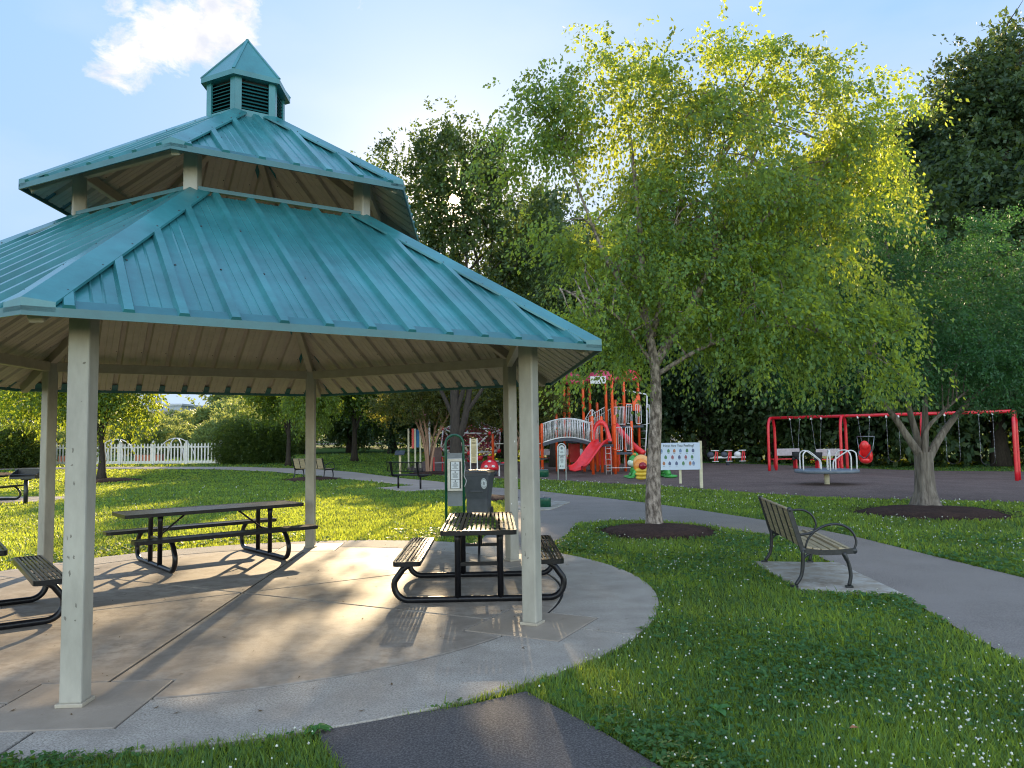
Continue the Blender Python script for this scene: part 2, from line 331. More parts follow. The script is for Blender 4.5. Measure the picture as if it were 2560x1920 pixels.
BP1 = [(3.02,9.80),(4.02,9.62),(3.94,8.9),(3.86,7.7),(2.94,8.0)]
slab('bench_pad', BP1, -.05, .004, slab_m)
BP2 = [(-4.65,25.9),(-3.2,27.4),(-1.9,26.1),(-1.95,24.6),(-3.35,23.95)]
slab('bench_pad', BP2, -.05, .002, walk_m)
slab('fountain_pad', [(.1,19.6),(.72,19.9),(1.4,19.1),(.85,17.3),(.1,16.8)], -.05, .006, slab_m)
slab('grill_pad', [(-17.2,20.8),(-13.6,22.0),(-13.2,23.8),(-17.2,24.4)], -.05, .006, walk_m)
tag(MB().prism([(-60,100),(-14,96),(-10,118),(-60,125)], 0, tz(-30,105)+.05).build('parking_lot', walk_m), kind='structure')
tag(MB().prism([(-110,126),(-2,122),(60,160),(-110,160)], 0, tz(-30,124)+.05).build('road', walk_m), kind='structure')
def ringpoly(c, r, seed, n=40, sx=1):
    a = random.Random(seed); o = [a.uniform(0,6) for _ in range(3)]
    return [(c[0]+sx*math.cos(t)*r*(1+.05*math.sin(3*t+o[0])+.04*math.sin(5*t+o[1])), c[1]+math.sin(t)*r*(1+.05*math.sin(4*t+o[2]))) for t in [2*PI*i/n for i in range(n)]]
RINGS = []
def mring(c, r, seed, sx=1, h=.085):
    P = ringpoly(c, r, seed, sx=sx); RINGS.append(P); b = MB(); n = len(P); V = []
    for k, (f, z) in enumerate(((1,-.03),(.93,.01),(.7,h*.7),(.35,h),(.0,h))):
        V += [(c[0]+(x-c[0])*f, c[1]+(y-c[1])*f, tz(c[0],c[1])+.03+z+(random.uniform(-.008,.008) if 0<k<4 else 0)) for x, y in P]
    b.add(V, [(k*n+i, k*n+(i+1)%n, (k+1)*n+(i+1)%n, (k+1)*n+i) for k in range(4) for i in range(n)], 0, True)
    # loose chips
    rr = random.Random(seed)
    for _ in range(int(1100*min(r,1.2))):
        t = rr.uniform(0,2*PI); q = math.sqrt(rr.random())*r*1.13; L = rr.uniform(.015,.05)
        x, y = c[0]+sx*math.cos(t)*q, c[1]+math.sin(t)*q
        z = tz(c[0],c[1])+.03+h*max(0,1-q/r)*.9+.012; a = rr.uniform(0,PI); e = rr.uniform(-.5,.5)
        dx, dy, dz = math.cos(a)*L, math.sin(a)*L, e*L*.4; w = L*.35
        b.add([(x-dx,y-dy,z-dz),(x+dy*.35,y-dx*.35,z+.006),(x+dx,y+dy,z+dz),(x-dy*.35,y+dx*.35,z)], [(0,1,2,3)])
    tag(b.build('mulch_ring', bmulch_m), kind='structure')
mring((2.42,13.05), .98, 1); mring((8.35,15.4), 1.35, 2, 1.05); mring((-8.5,32.4), 1.1, 3); mring((-17.8,33.4), 1.5, 4); mring((-26.5,38), 2.0, 5); mring((-3.8,34.9), .9, 6); mring((-.75,20.6),.8,7)
def pavement():
    b = MB().prism([(PC[0]+PR*math.cos(t)*.995, PC[1]+PR*math.sin(t)*.995) for t in [2*PI*i/96 for i in range(96)]], -.12, -.012)
    root = tag(b.build('concrete_pad', joint_m), kind='structure')
    def P(r, u, k):                       # radial r, lateral u at post direction k
        a = TH+k*PI/3; return (GC[0]+r*math.cos(a)-u*math.sin(a), GC[1]+r*math.sin(a)+u*math.cos(a))
    def rim(ang):                          # distance from gazebo centre to the outer circle
        dx, dy = math.cos(ang), math.sin(ang); ex, ey = GC[0]-PC[0], GC[1]-PC[1]
        bq = dx*ex+dy*ey; return -bq+math.sqrt(bq*bq-(ex*ex+ey*ey-PR*PR))
    g = .011; h = .43; ri = 3.39; r0, r1 = 3.43-h, 3.43+h
    for k in range(6):
        a0 = TH+k*PI/3; a1 = a0+PI/3
        s0 = math.asin((h+.012)/ri); lo = [(ri, a0+s0+(a1-a0-2*s0)*i/12) for i in range(13)]
        poly = [P(g*2,g,k), P(r0-.012,g,k), P(r0-.012,h+.012,k)]+[(GC[0]+r*math.cos(a), GC[1]+r*math.sin(a)) for r, a in lo]+[P(r0-.012,-h-.012,k+1), P(r0-.012,-g,k+1)]
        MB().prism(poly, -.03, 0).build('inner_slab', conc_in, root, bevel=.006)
        so_ = math.asin((h+.012)/3.42); o = [(3.418, a0+so_+(a1-a0-2*so_)*i/12) for i in range(13)][::-1]
        out = [a0+.002+(a1-a0-.004)*i/16 for i in range(17)]
        poly = [P(r1+.012,g,k)]+[(GC[0]+rim(a)*math.cos(a), GC[1]+rim(a)*math.sin(a)) for a in out]+[P(r1+.012,-g,k+1), P(r1+.012,-h-.012,k+1)]+[(GC[0]+r*math.cos(a), GC[1]+r*math.sin(a)) for r, a in o]+[P(r1+.012,h+.012,k)]
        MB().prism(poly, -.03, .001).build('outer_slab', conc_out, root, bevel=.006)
        MB().prism([P(r0,-h,k), P(r1,-h,k), P(r1,h,k), P(r0,h,k)], -.03, .002).build('footing_slab', conc_foot, root, bevel=.008)
pavement()
# ---------------------------------------------------------------- pavilion
RE, ZE, RT, ZT = 4.11, 2.356, 1.63, 3.817
RU, ZU, RC, ZC = 2.095, 4.074, .44, 5.061
def polar(r, a, z): return Vector((r*math.cos(a), r*math.sin(a), z))
def roof_tier(root, r0, z0, r1, z1, nm, minor=True):
    W0, W1 = r0/2, r1/2; ap0, ap1 = r0*math.cos(PI/6), r1*math.cos(PI/6)
    L = math.hypot(ap0-ap1, z1-z0); 
    for k in range(6):
        am = TH+(k+.5)*PI/3; rad = Vector((math.cos(am), math.sin(am), 0)); lat = Vector((-math.sin(am), math.cos(am), 0))
        up = ((rad*ap1+Vector((0,0,z1)))-(rad*ap0+Vector((0,0,z0)))).normalized(); nor = lat.cross(up); nor = nor if nor.z > 0 else -nor
        prof = []; sp = .305; n = int(W0/sp)+1
        for j in range(-n, n+1):
            c = j*sp
            prof += [(c-.042,0),(c-.026,.040),(c+.026,.040),(c+.042,0)]
            if minor: prof += [(c+.11,0),(c+.12,.006),(c+.13,0),(c+.18,0),(c+.19,.006),(c+.20,0)]
        prof = [(-W0,0)]+[p for p in prof if abs(p[0]) < W0-.002]+[(W0,0)]
        b = MB(); V = []; Fc = []
        for s_, hh in prof:
            t = L*min(1, max(0,(W0-abs(s_))/(W0-W1)))
            for tt in (0, t): V.append(rad*ap0+Vector((0,0,z0))+lat*s_+up*tt+nor*hh)
        m_ = len(prof); Fc = [(2*i, 2*i+2, 2*i+3, 2*i+1) for i in range(m_-1)]
        b.add(V, Fc, 0); b.add([v-nor*.004 for v in V], [f[::-1] for f in Fc], 1)
        for i in range(m_-3):
            if prof[i+1][1] > .02 and prof[i+2][1] > .02: b.add([V[2*(i+q_)] for q_ in range(4)], [(0,1,2,3)], 0)
        for s_, hh in prof[::1]:
            if hh > .02 and abs(s_*1000 % 1) >= 0:
                t = L*min(1, max(0,(W0-abs(s_))/(W0-W1)))
                for tt in (.05, L*.33, L*.67):
                    if tt < t-.08 and (round((s_-.02)/sp*2) % 2 == 0 or abs((s_+.02)/sp-round((s_+.02)/sp)) < .02) and ((s_/sp) % 1) < .3:
                        p = rad*ap0+Vector((0,0,z0))+lat*(s_+.03)+up*tt; b.ell(p, (.009,.009,.009), 6, 4, 2)
        me = b.build('roof_panel', [teal, soffit, iron], root); 
        # eave trim
        A_, B_ = polar(r0+.012, TH+k*PI/3, z0), polar(r0+.012, TH+(k+1)*PI/3, z0)
        A2, B2 = polar(r0-.10, TH+k*PI/3, z0+.059), polar(r0-.10, TH+(k+1)*PI/3, z0+.059)
        e = MB(); dn = Vector((0,0,-.036)); u2 = Vector((0,0,.016))
        Ai, Bi = polar(r0-.006, TH+k*PI/3, z0), polar(r0-.006, TH+(k+1)*PI/3, z0)
        e.add([A_+dn,B_+dn,B_+u2,A_+u2,B2+u2,A2+u2,Ai+dn,Bi+dn,Bi+u2*.6,Ai+u2*.6,B2+u2*.8,A2+u2*.8], [(0,1,2,3),(3,2,4,5),(6,7,1,0),(7,6,9,8),(8,9,11,10),(5,4,10,11)])
        ns = int(2*W0/.3)
        for i in range(ns):
            p = A_.lerp(B_, (i+.5)/ns)+Vector((0,0,.03))-rad*.03; e.ell(p-Vector((0,0,.014)), (.006,.006,.006), 6, 4, 1)
        e.build('eave_trim', [teal2, iron], root)
        # top flashing
        # hip cap
        E_, T_ = polar(r0, TH+k*PI/3, z0), polar(r1, TH+k*PI/3, z1)
        d1 = (polar(r0, TH+(k+1)*PI/3, z0)-E_).normalized(); d2 = (polar(r0, TH+(k-1)*PI/3, z0)-E_).normalized()
        w = .165 if r0 > 3 else .13; o = Vector((0,0,.046)); hc = MB(); o2 = Vector((0,0,.04))
        V = []
        for base in (E_+polar(.012,TH+k*PI/3,0), T_):
            V += [base+d1*w+o, base+o+Vector((0,0,.018)), base+d2*w+o, base+d1*w+o-Vector((0,0,.02)), base+d2*w+o-Vector((0,0,.02)), base+o+Vector((0,0,.012))]
        hc.add(V, [(0,1,7,6),(1,2,8,7),(3,0,6,9),(2,4,10,8),(3,9,11,5),(5,11,10,4),(0,3,5,1),(1,5,4,2)])
        q_ = E_+polar(.012,TH+k*PI/3,-.012); hc.add([V[3],V[5],V[4],q_+d2*w,q_,q_+d1*w], [(0,1,4,5),(1,2,3,4)])
        for i in range(6):
            p = E_.lerp(T_, (i+.4)/6)
            for d in (d1,d2): hc.ell(p+d*(w-.025)+o+Vector((0,0,.002)), (.009,.009,.008), 6, 4, 1)
        hc.build('hip_cap', [teal, iron], root)
    return
def pavilion():
    root = thing('pavilion', 'hexagonal park pavilion with two tier teal metal roof and louvred cupola', 'pavilion', (GC[0],GC[1],0))
    slope = (ZT-ZE)/(RE-RT); slu = (ZC-ZU)/(RU-RC)
    for k in range(6):
        a = TH+k*PI/3; c = polar(3.43, a, 0); h = ZE+(RE-3.43)*slope-.06
        p = MB().box((c.x,c.y,h/2+.01), (.135,.135,h-.02), a).build('post', postm, root, bevel=.012)
        bp = MB(); bp.box((c.x,c.y,.014), (.165,.165,.024), a); bp.build('base_plate', beige, p, bevel=.004)
        if k in (0,1,2):
            rr = random.Random(k+3)
            for _ in range(13 if k == 0 else 6):
                z = rr.uniform(.5,2.2); u = rr.uniform(-.045,.045); L = rr.uniform(.004,.022); w = rr.uniform(.003,.010)
                fn = a+(-PI/2 if (k and rr.random() < .6) else 0)
                if k == 2: fn = a-PI/2
                n = Vector((math.cos(fn), math.sin(fn), 0)); t = Vector((-n.y, n.x, 0)); q = c+n*.0685+t*u+Vector((0,0,z)); e = rr.uniform(-.5,.5)
                pts = [q+t*(w*math.cos(x))*rr.uniform(.3,1.6)+Vector((0,0,L*rr.uniform(.3,1.5)*math.sin(x)+e*w*math.cos(x))) for x in [i*PI/4 for i in range(8)]]
                MB().add(pts, [tuple(range(8))]).build('scuff_mark', scuff if k != 2 else white, p)
        hip = lambda r: ZE+(RE-r)*slope
        hu = lambda r: ZU+(RU-r)*slu
        MB().beam(polar(4.0,a,hip(4.0)-.075), polar(1.55,a,hip(1.55)-.075), .085, .12).build('hip_rafter', beige, root, bevel=.008)
        MB().beam(polar(2.02,a,hu(2.02)-.06), polar(.30,a,hu(.30)-.06), .07, .09).build('upper_rafter', beige, root, bevel=.006)
        b_ = TH+(k+1)*PI/3; e0 = .028
        def ring(r, z, w, h, nm):
            p, q = polar(r,a,z), polar(r,b_,z); d = (q-p).normalized(); MB().beam(p+d*e0, q-d*e0, w, h).build(nm, beige, root, bevel=.006)
        ring(3.43, hip(3.43)-.15, .075, .125, 'tie_beam'); ring(1.66, hip(1.66)-.13, .07, .12, 'ring_beam'); ring(1.58, hu(1.58)-.10, .06, .10, 'upper_tie_beam')
        f0, f1 = polar(RT+.01,a,ZT), polar(RT+.01,b_,ZT)
        MB().beam(f0+Vector((0,0,.045)), f1+Vector((0,0,.045)), .05, .035).build('ridge_flashing', teal2, root)
        c2 = polar(1.60,a,0); z0, z1 = hip(1.6)-.1, hu(1.6)-.02
        MB().box((c2.x,c2.y,(z0+z1)/2), (.125,.125,z1-z0), a).build('upper_post', postm, root, bevel=.012)
    roof_tier(root, RE, ZE, RT, ZT, 'lower'); roof_tier(root, RU, ZU, RC, ZC, 'upper')
    # cupola
    zc0, zc1, rc = ZC-.04, 5.52, .425
    cb = MB(); lv = MB()
    hexp = lambda r: [(r*math.cos(TH+k*PI/3), r*math.sin(TH+k*PI/3)) for k in range(6)]
    cb.prism(hexp(.36), zc0-.15, zc1-.04, 1)
    for k in range(6):
        a, b2 = TH+k*PI/3, TH+(k+1)*PI/3; p, q = polar(rc,a,0), polar(rc,b2,0); d = (q-p).normalized(); am = (a+b2)/2; n = Vector((math.cos(am), math.sin(am), 0))
        for e, f in ((p, d), (q, -d)): cb.beam(e+Vector((0,0,zc0-.1))+f*.035-n*.012, e+Vector((0,0,zc1))+f*.035-n*.012, .024, .068, up=d)
        cb.beam(p+d*.07-n*.014+Vector((0,0,zc0+.03)), q-d*.07-n*.014+Vector((0,0,zc0+.03)), .018, .17)
        cb.beam(p+d*.07-n*.014+Vector((0,0,zc1-.012)), q-d*.07-n*.014+Vector((0,0,zc1-.012)), .018, .03)
        for i in range(8):
            z = zc0+.145+i*.039; s = MB()
            up = (n*.6+Vector((0,0,.8))).normalized()
            lv.beam(p+d*.07-n*.03+Vector((0,0,z)), q-d*.07-n*.03+Vector((0,0,z)), .042, .006, up=up)
    body = cb.build('cupola', [teal, iron], root); lv.build('louvres', teal2, body)
    cr = MB(); re_, ra = .485, 6.103
    for k in range(6):
        a, b2 = TH+k*PI/3, TH+(k+1)*PI/3; p, q, t = polar(re_,a,5.535), polar(re_,b2,5.535), Vector((0,0,ra)); dn = Vector((0,0,-.055))
        cr.add([p,q,t,p+dn,q+dn], [(0,1,2),(3,4,1,0)])
        cr.beam(p+Vector((0,0,.004)), t, .03, .012); cr.add([p+dn,q+dn,Vector((0,0,5.48))], [(0,2,1)])
    cr.build('cupola_roof', teal, body)
    return root
pavilion()
# ---------------------------------------------------------------- furniture
def rrect(hx, hy, r, n=4):
    P = []
    for cx, cy, a0 in ((hx-r,hy-r,0),(-hx+r,hy-r,90),(-hx+r,-hy+r,180),(hx-r,-hy+r,270)): P += arc(cx,cy,r,a0,a0+90,n)
    return P
def slatted(b, L, Wd, z, th, ns, cy=0, r=.05, panels=2):
    o = rrect(L/2, Wd/2, r); i_ = rrect(L/2-.022, Wd/2-.022, max(.01,r-.022)); n = len(o)
    V = [(x,y+cy,z-th) for x,y in o]+[(x,y+cy,z) for x,y in o]+[(x,y+cy,z) for x,y in i_]+[(x,y+cy,z-th) for x,y in i_]
    b.add(V, [(k*n+i, k*n+(i+1)%n, ((k+1)%4)*n+(i+1)%n, ((k+1)%4)*n+i) for k in range(4) for i in range(n)])
    w = (Wd-.05)/ns
    for i in range(ns):
        y = cy-Wd/2+.025+w*(i+.5); b.box((0,y,z-.010), (L-.05,w*.60,.012))
    for k in range(panels*3+1):
        x = -L/2+.03+(L-.06)*k/(panels*3); b.box((x,cy,z-.019), (.03 if k % 3 == 0 else .014,Wd-.04,.008))
def picnic_table(name, label, loc, rz, L=1.83, fx=.68, pan=2):
    t = thing(name, label, 'picnic table', loc, rz, 'black picnic tables')
    b = MB(); slatted(b, L, .74, .72, .045, 15, panels=pan); b.build('tabletop', black, t)
    for s in (-1,1):
        b = MB(); slatted(b, L, .265, .435, .045, 6, cy=s*.69, r=.05, panels=pan); b.build('bench_seat', black, t)
    for s in (-1,1):
        x = s*fx; b = MB(); pts = []
        pts += [(x,-.66,.395),(x,-.75,.33)]+[(x,-.69+.145*math.cos(R(a)),.175+.145*math.sin(R(a))) for a in range(160,271,12)]
        pts += [(x,y,.031) for y in (-.5,0,.5)]+[(x,.69+.145*math.cos(R(a)),.175+.145*math.sin(R(a))) for a in range(-90,21,12)]+[(x,.75,.33),(x,.66,.395)]
        b.tube(pts, .031, 10)
        for y in (-.21,.21): b.tube([(x,y,.04),(x,y,.6),(x,y,.68)], [.031,.031,.04], 10)
        b.box((x,0,.37), (.03,.40,.035)); b.build('frame', black, t)
        MB().tube([(x-s*.02,0,.37),(x-s*(fx*.55),0,.675)], .013, 8).build('brace', black, t)
    return t
picnic_table('picnic_table', 'black slatted picnic table beside the right front pavilion post', (-.37,8.33,0), R(91.5))
picnic_table('picnic_table', 'longest black picnic table, at the lawn edge of the pavilion', (-4.13,10.56,0), R(40.5), 2.36, .73, 3)
picnic_table('picnic_table', 'black picnic table cut off by the left edge of the photo', (-5.13,7.03,0), R(128), 1.83, .6)
picnic_table('picnic_table', 'small far picnic table beside the charcoal grill', (-15.35,22.0,.006), R(95), 1.83, .68)
def park_bench(name, label, loc, rz):
    t = thing(name, label, 'bench', loc, rz, 'tan slatted park benches with iron arms')
    L = 1.62
    b = MB()
    for y, z in ((-.20,.418),(-.10,.40),(0,.392),(.10,.395),(.20,.405),(.285,.40)):
        b.box((0,y,z), (L,.086,.03), M=Matrix.Rotation(R(-3) if y < .2 else R(-12),3,'X'))
    b.build('seat', tan, t, bevel=.006)
    b = MB(); Mr = Matrix.Rotation(R(17),3,'X')
    for i in range(4):
        h = .045+i*.101; b.box(Vector((0,-.27,.43))+Mr@Vector((0,0,h)), (L,.028,.094), M=Mr)
    top = Vector((0,-.27,.43))+Mr@Vector((0,0,.415)); b.tube([(-L/2,top.y,top.z),(L/2,top.y,top.z)], .018, 8)
    bt = b.build('backrest', tan, t, bevel=.005)
    for x in (-.48,-.16,.16,.48): MB().box(Vector((x,-.292,.435))+Mr@Vector((0,0,.2)), (.028,.012,.42), M=Mr).build('back_strap', iron, bt)
    for s in (-1,1):
        x = s*(L/2+.018); b = MB()
        b.box(Vector((x,-.28,.42))+Mr@Vector((0,0,.20)), (.03,.055,.48), M=Mr)
        b.ell(Vector((x,-.28,.42))+Mr@Vector((0,0,.43)), (.02,.032,.032)); b.ell((x,.33,.392), (.02,.034,.034)); b.ell((x,-.26,.40), (.02,.034,.034))
        P = smooth([(x,-.26,.395),(x,-.1,.375),(x,.1,.375),(x,.33,.392)], 5)
        for p, q in zip(P[:-1],P[1:]): b.beam(p, q, .03, .055)
        b.build('side_rail', iron, t)
        b = MB(); b.tube(smooth([(x,-.30,.56),(x,-.16,.585),(x,0,.66),(x,.17,.675),(x,.30,.61),(x,.355,.50),(x,.33,.41)], 6), .014, 8)
        b.tube(smooth([(x,-.24,.42),(x,-.20,.52),(x,-.12,.60)], 4), .012, 8); b.build('armrest', iron, t)
        b = MB(); b.tube(smooth([(x,-.27,.40),(x,-.275,.25),(x,-.30,.12),(x,-.37,.02)], 5), [.024]*8+[.022]*8, 8); b.box((x,-.385,.012), (.05,.085,.02))
        b.tube(smooth([(x,-.275,.29),(x,-.23,.34),(x,-.14,.375)], 4), .015, 6); b.build('leg', iron, t)
        b = MB(); b.tube(smooth([(x,.20,.375),(x,.255,.26),(x,.275,.13),(x,.25,.02)], 5), [.028]*4+[.023]*12, 8); b.box((x,.25,.012), (.05,.085,.02)); b.build('leg', iron, t)
    return t
park_bench('park_bench', 'nearest tan slatted park bench, on a slab beside the right hand path', (3.35,8.87,.004), R(-97.5)).scale = (.97,.86,.96)
park_bench('park_bench', 'far tan slatted bench beside a slender tree, seen behind the back pavilion post', (-8.55,32.95,.02), R(-28))
def mesh_bench():
    t = thing('metal_bench', 'black metal bench with mesh back standing on pale concrete slab', 'bench', (-3.42,25.25,.002), R(-33))
    L = 1.5
    def panel(nm, c, w, h, M):
        b = MB(); b.tube([c+M@Vector(p) for p in [(-w/2,-h/2,0),(w/2,-h/2,0),(w/2,h/2,0),(-w/2,h/2,0),(-w/2,-h/2,0)]], .016, 6)
        n = 26
        for i in range(1,n): b.beam(c+M@Vector((-w/2+w*i/n,-h/2,0)), c+M@Vector((-w/2+w*i/n,h/2,0)), .012,.004)
        for i in range(1,9): b.beam(c+M@Vector((-w/2,-h/2+h*i/9,0)), c+M@Vector((w/2,-h/2+h*i/9,0)), .012,.004)
        b.build(nm, black, t)
    panel('seat', Vector((0,.05,.44)), L, .42, Matrix.Identity(3)); panel('backrest', Vector((0,-.24,.72)), L, .30, Matrix.Rotation(R(100),3,'X'))
    for s in (-1,1):
        x = s*.56; b = MB(); P = smooth([(x,-.29,.88),(x,-.24,.62),(x,-.20,.47),(x,-.1,.40),(x,.25,.42)], 5)
        for p, q in zip(P[:-1],P[1:]): b.beam(p, q, .06, .035, up=(0,1,.3))
        b.build('bracket', black, t); MB().tube([(x*.85,0,0),(x*.85,0,.41)], .032, 10).build('leg', black, t)
mesh_bench()
def grill():
    t = thing('charcoal_grill', 'black pedestal charcoal grill on the lawn at left', 'grill', (-13.5,21.3,tz(-13.5,21.3)), R(6))
    b = MB(); w, d, h = .66, .42, .26
    b.box((0,0,.72), (w,d,.012)); b.box((0,d/2,.85), (w,.012,h)); 
    for s in (-1,1): b.extr([(-d/2,.72),(d/2,.72),(d/2,.98),(-d/2,.82)], lambda u,v,q,s=s: (s*w/2+(q-.5)*.012,u,v))
    b.box((0,-d/2,.75), (w,.012,.06)); b.build('firebox', iron, t)
    b = MB()
    for i in range(16): b.box((-w/2+.04+i*(w-.08)/15,0,.83), (.010,d,.010))
    b.tube([(-w/2-.06,-d/2-.02,.83),(w/2+.06,-d/2-.02,.83)], .011, 6); b.build('grate', iron, t)
    MB().tube([(0,0,-.05),(0,0,.70)], .055, 12).box((0,0,.69), (.2,.16,.03)).build('pedestal', iron, t)
grill()
def notice():
    t = thing('notice_post', 'green hoop post carrying an aluminium notice case in front of the grey bin', 'notice post', (-1.09,14.3,-.03), R(6))
    b = MB(); P = [(-.165,0,0),(-.165,0,1.54)]+[(.165*math.cos(R(a)),0,1.54+.165*math.sin(R(a))) for a in range(165,14,-15)]+[(.165,0,1.54),(.165,0,0)]
    b.tube(P, .024, 10); b.build('hoop', green, t)
    MB().box((0,.0,.88), (.275,.02,.98)).build('backing_board', greyb, t)
    c = MB(); c.box((0,-.05,.97), (.275,.075,.60)); cs = c.build('display_case', alum, t, bevel=.006)
    MB().box((.015,-.090,.965), (.20,.006,.50)).build('case_window', iron, cs)
    b = MB()
    for i in range(3): b.box((.005,-.0955,.965+(.165-.165*i)), (.155,.004,.158))
    b.build('notice_sheets', paper, cs)
    b = MB(); rr = random.Random(2)
    for i in range(3):
        z = .965+.165-.165*i; b.box((.005,-.0985,z+.055), (.018,.002,.026))
        for j in range(5): b.box((.005,-.0985,z+.025-j*.018), (rr.uniform(.05,.12),.002,.006))
    b.build('print', ink, cs)
    b = MB(); P = [(.165,.0,1.35),(.19,-.03,1.1),(.17,-.03,.95),(.21,-.03,.85),(.18,-.03,.75)]
    for p in smooth(P, 9): b.ell(p, (.011,.007,.014), 6, 4)
    b.build('chain', chain, t)
notice()
def bin_():
    t = thing('trash_cart', 'dark grey wheeled trash cart with black lid behind the notice post', 'trash cart', (-.72,15.9,-.03), R(-8))
    b = MB(); top = rrect(.29,.30,.05,3); bot = rrect(.22,.24,.05,3); n = len(top)
    V = [(x,y+.02,.10) for x,y in bot]+[(x*1.02,y+.01,.40) for x,y in bot]+[(x*.95,y*.97,.80) for x,y in top]+[(x*1.0,y,.88) for x,y in top]+[(x*1.06,y*1.04,.885) for x,y in top]+[(x*1.06,y*1.04,.93) for x,y in top]
    b.add(V, [(k*n+i,k*n+(i+1)%n,(k+1)*n+(i+1)%n,(k+1)*n+i) for k in range(5) for i in range(n)]+[tuple(range(n))[::-1], tuple(5*n+i for i in range(n))])
    b.box((0,-.262,.56), (.26,.02,.03)); b.box((-.13,-.15,.06), (.16,.1,.10)); b.box((.13,-.15,.06), (.16,.1,.10)); b.build('body', binm, t)
    b = MB(); V = [(x*1.1,y*1.08,.932) for x,y in top]+[(x*1.1,y*1.08,.95) for x,y in top]+[(x*.7,y*.7,.99) for x,y in top]
    b.add(V, [(k*n+i,k*n+(i+1)%n,(k+1)*n+(i+1)%n,(k+1)*n+i) for k in range(2) for i in range(n)]+[tuple(2*n+i for i in range(n)), tuple(range(n))[::-1]], 0, False); b.build('lid', lidm, t)
    for s in (-1,1): MB().tube([(s*.19,.2,.11),(s*.25,.2,.11)], .11, 16).build('wheel', rubber, t)
    # round crest sticker: pale ring of dots with a small figure in it
    b = MB(); e = []; cx, cz = .16, .72
    b.extr([(cx+.062*math.cos(a), cz+.108*math.sin(a)) for a in [i*2*PI/28 for i in range(28)]], lambda u,v,q: (u,-.292+(.80-v)*.1525-q*.004,v), 0)
    for i in range(18):
        a = i*2*PI/18; u, v = cx+.049*math.cos(a), cz+.088*math.sin(a); b.box((u,-.298+(.80-v)*.1525,v), (.009,.004,.016), 0, 1)
    for u, v, w_, h_ in ((0,.02,.010,.05),(-.014,.01,.006,.036),(.014,.01,.006,.036),(0,-.02,.045,.008),(-.016,-.05,.018,.012),(.016,-.05,.018,.012)):
        b.box((cx+u,-.298+(.80-cz-v)*.1525,cz+v), (w_,.004,h_), 0, 1)
    b.build('crest_sticker', [paper, binm], t)
bin_()
def fountain():
    t = thing('drinking_fountain', 'green drinking fountain with a low pet bowl on a concrete pad', 'drinking fountain', (.40,18.1,.006))
    MB().lathe([(.10,0),(.10,.9),(.09,1.0),(0,1.0)], seg=20).build('pedestal', green, t)
    for nm, c, z0, z1 in (('pet_bowl',(.33,-.25),0,.20),('bowl',(.30,-.05),.68,.84)):
        b = MB(); b.lathe([(.10,z0),(.13,z0),(.13,z1-.02),(.125,z1),(.10,z1),(.09,z1-.03),(0,z1-.035)], (c[0],c[1],0), 24)
        if z0: b.beam((0,0,z0+.05), (c[0],c[1],z0+.05), .08, .08)
        bo = b.build(nm, green, t); MB().lathe([(.118,z1+.001),(.112,z1+.008),(.10,z1+.001)], (c[0],c[1],0), 24).tube([(c[0]-.03,c[1],z1-.02),(c[0]-.03,c[1],z1+.05),(c[0],c[1],z1+.055)], .008, 8).build('spout', chain, bo)
    b = MB(); b.beam((.02,0,.98), (.02,0,1.10), .05,.05); b.extr([(-.05,1.09),(.36,1.115),(.43,1.10),(.30,1.075),(-.05,1.07)], lambda u,v,q: (u,(q-.5)*.3,v)); b.build('tray', iron, t)
fountain()
# ---------------------------------------------------------------- signs
def textlines(parent, x, z, y, specs, m):
    for s_, size, dz in specs:
        text_obj(s_, size, Matrix.Translation((x,y,z+dz))@UPR, m, parent=parent)
def lines(b, x, y, z0, rows, w, h, gap, rr):
    for i in range(rows): b.box((x,y,z0-i*gap), (w*rr.uniform(.6,1),.003,h))
def arched_sign():
    t = thing('arched_sign', 'pale arched open space sign on two legs at mulch edge', 'sign', (1.84,29.0,-.01), R(3))
    b = MB(); P = [(-.15,0,0),(-.15,0,1.22)]+[(.15*math.cos(R(a)),0,1.22+.15*math.sin(R(a))) for a in range(168,11,-14)]+[(.15,0,1.22),(.15,0,0)]
    b.tube(P, .022, 8); b.build('frame', signpale, t)
    p = MB().extr([(-.115,.42),(.115,.42),(.115,1.20)]+arc(0,1.20,.115,10,170,10)+[(-.115,1.20)], lambda u,v,q: (u,-.01+q*.02,v)).build('sign_board', signpale, t)
    textlines(p, 0, 0, -.014, (('PROGRAM',.052,.93),('OPEN',.052,.885),('SPACE',.052,.84)), ink)
    b = MB(); rr = random.Random(3); b.extr([(.045*math.cos(a),1.20+.05*math.sin(a)) for a in [i*PI/8 for i in range(16)]], lambda u,v,q: (u,-.012-q*.003,v), 1)
    lines(b, 0, -.012, 1.07, 2, .15, .012, .03, rr); lines(b, 0, -.012, .78, 5, .15, .010, .028, rr); b.box((-.06,-.012,.53), (.03,.003,.045)); b.box((.02,-.012,.53), (.08,.003,.02)); b.build('small_print', [ink, greyb], p)
arched_sign()
def tan_sign():
    t = thing('text_sign', 'narrow tan sign board full of text between two white posts', 'sign', (-1.33,26.0,-.01), R(0))
    for s in (-1,1): MB().box((s*.115,0,.8), (.035,.035,1.66)).build('post', white, t)
    p = MB().box((0,-.005,1.2), (.19,.02,.82)).build('sign_board', signtan, t)
    b = MB(); rr = random.Random(5)
    lines(b, 0, -.017, 1.56, 1, .10, .02, .03, rr); lines(b, 0, -.017, 1.49, 2, .15, .02, .04, rr); lines(b, 0, -.017, 1.36, 11, .17, .009, .035, rr); lines(b, 0, -.017, .95, 4, .14, .009, .035, rr); b.build('print', inkb, p)
tan_sign()
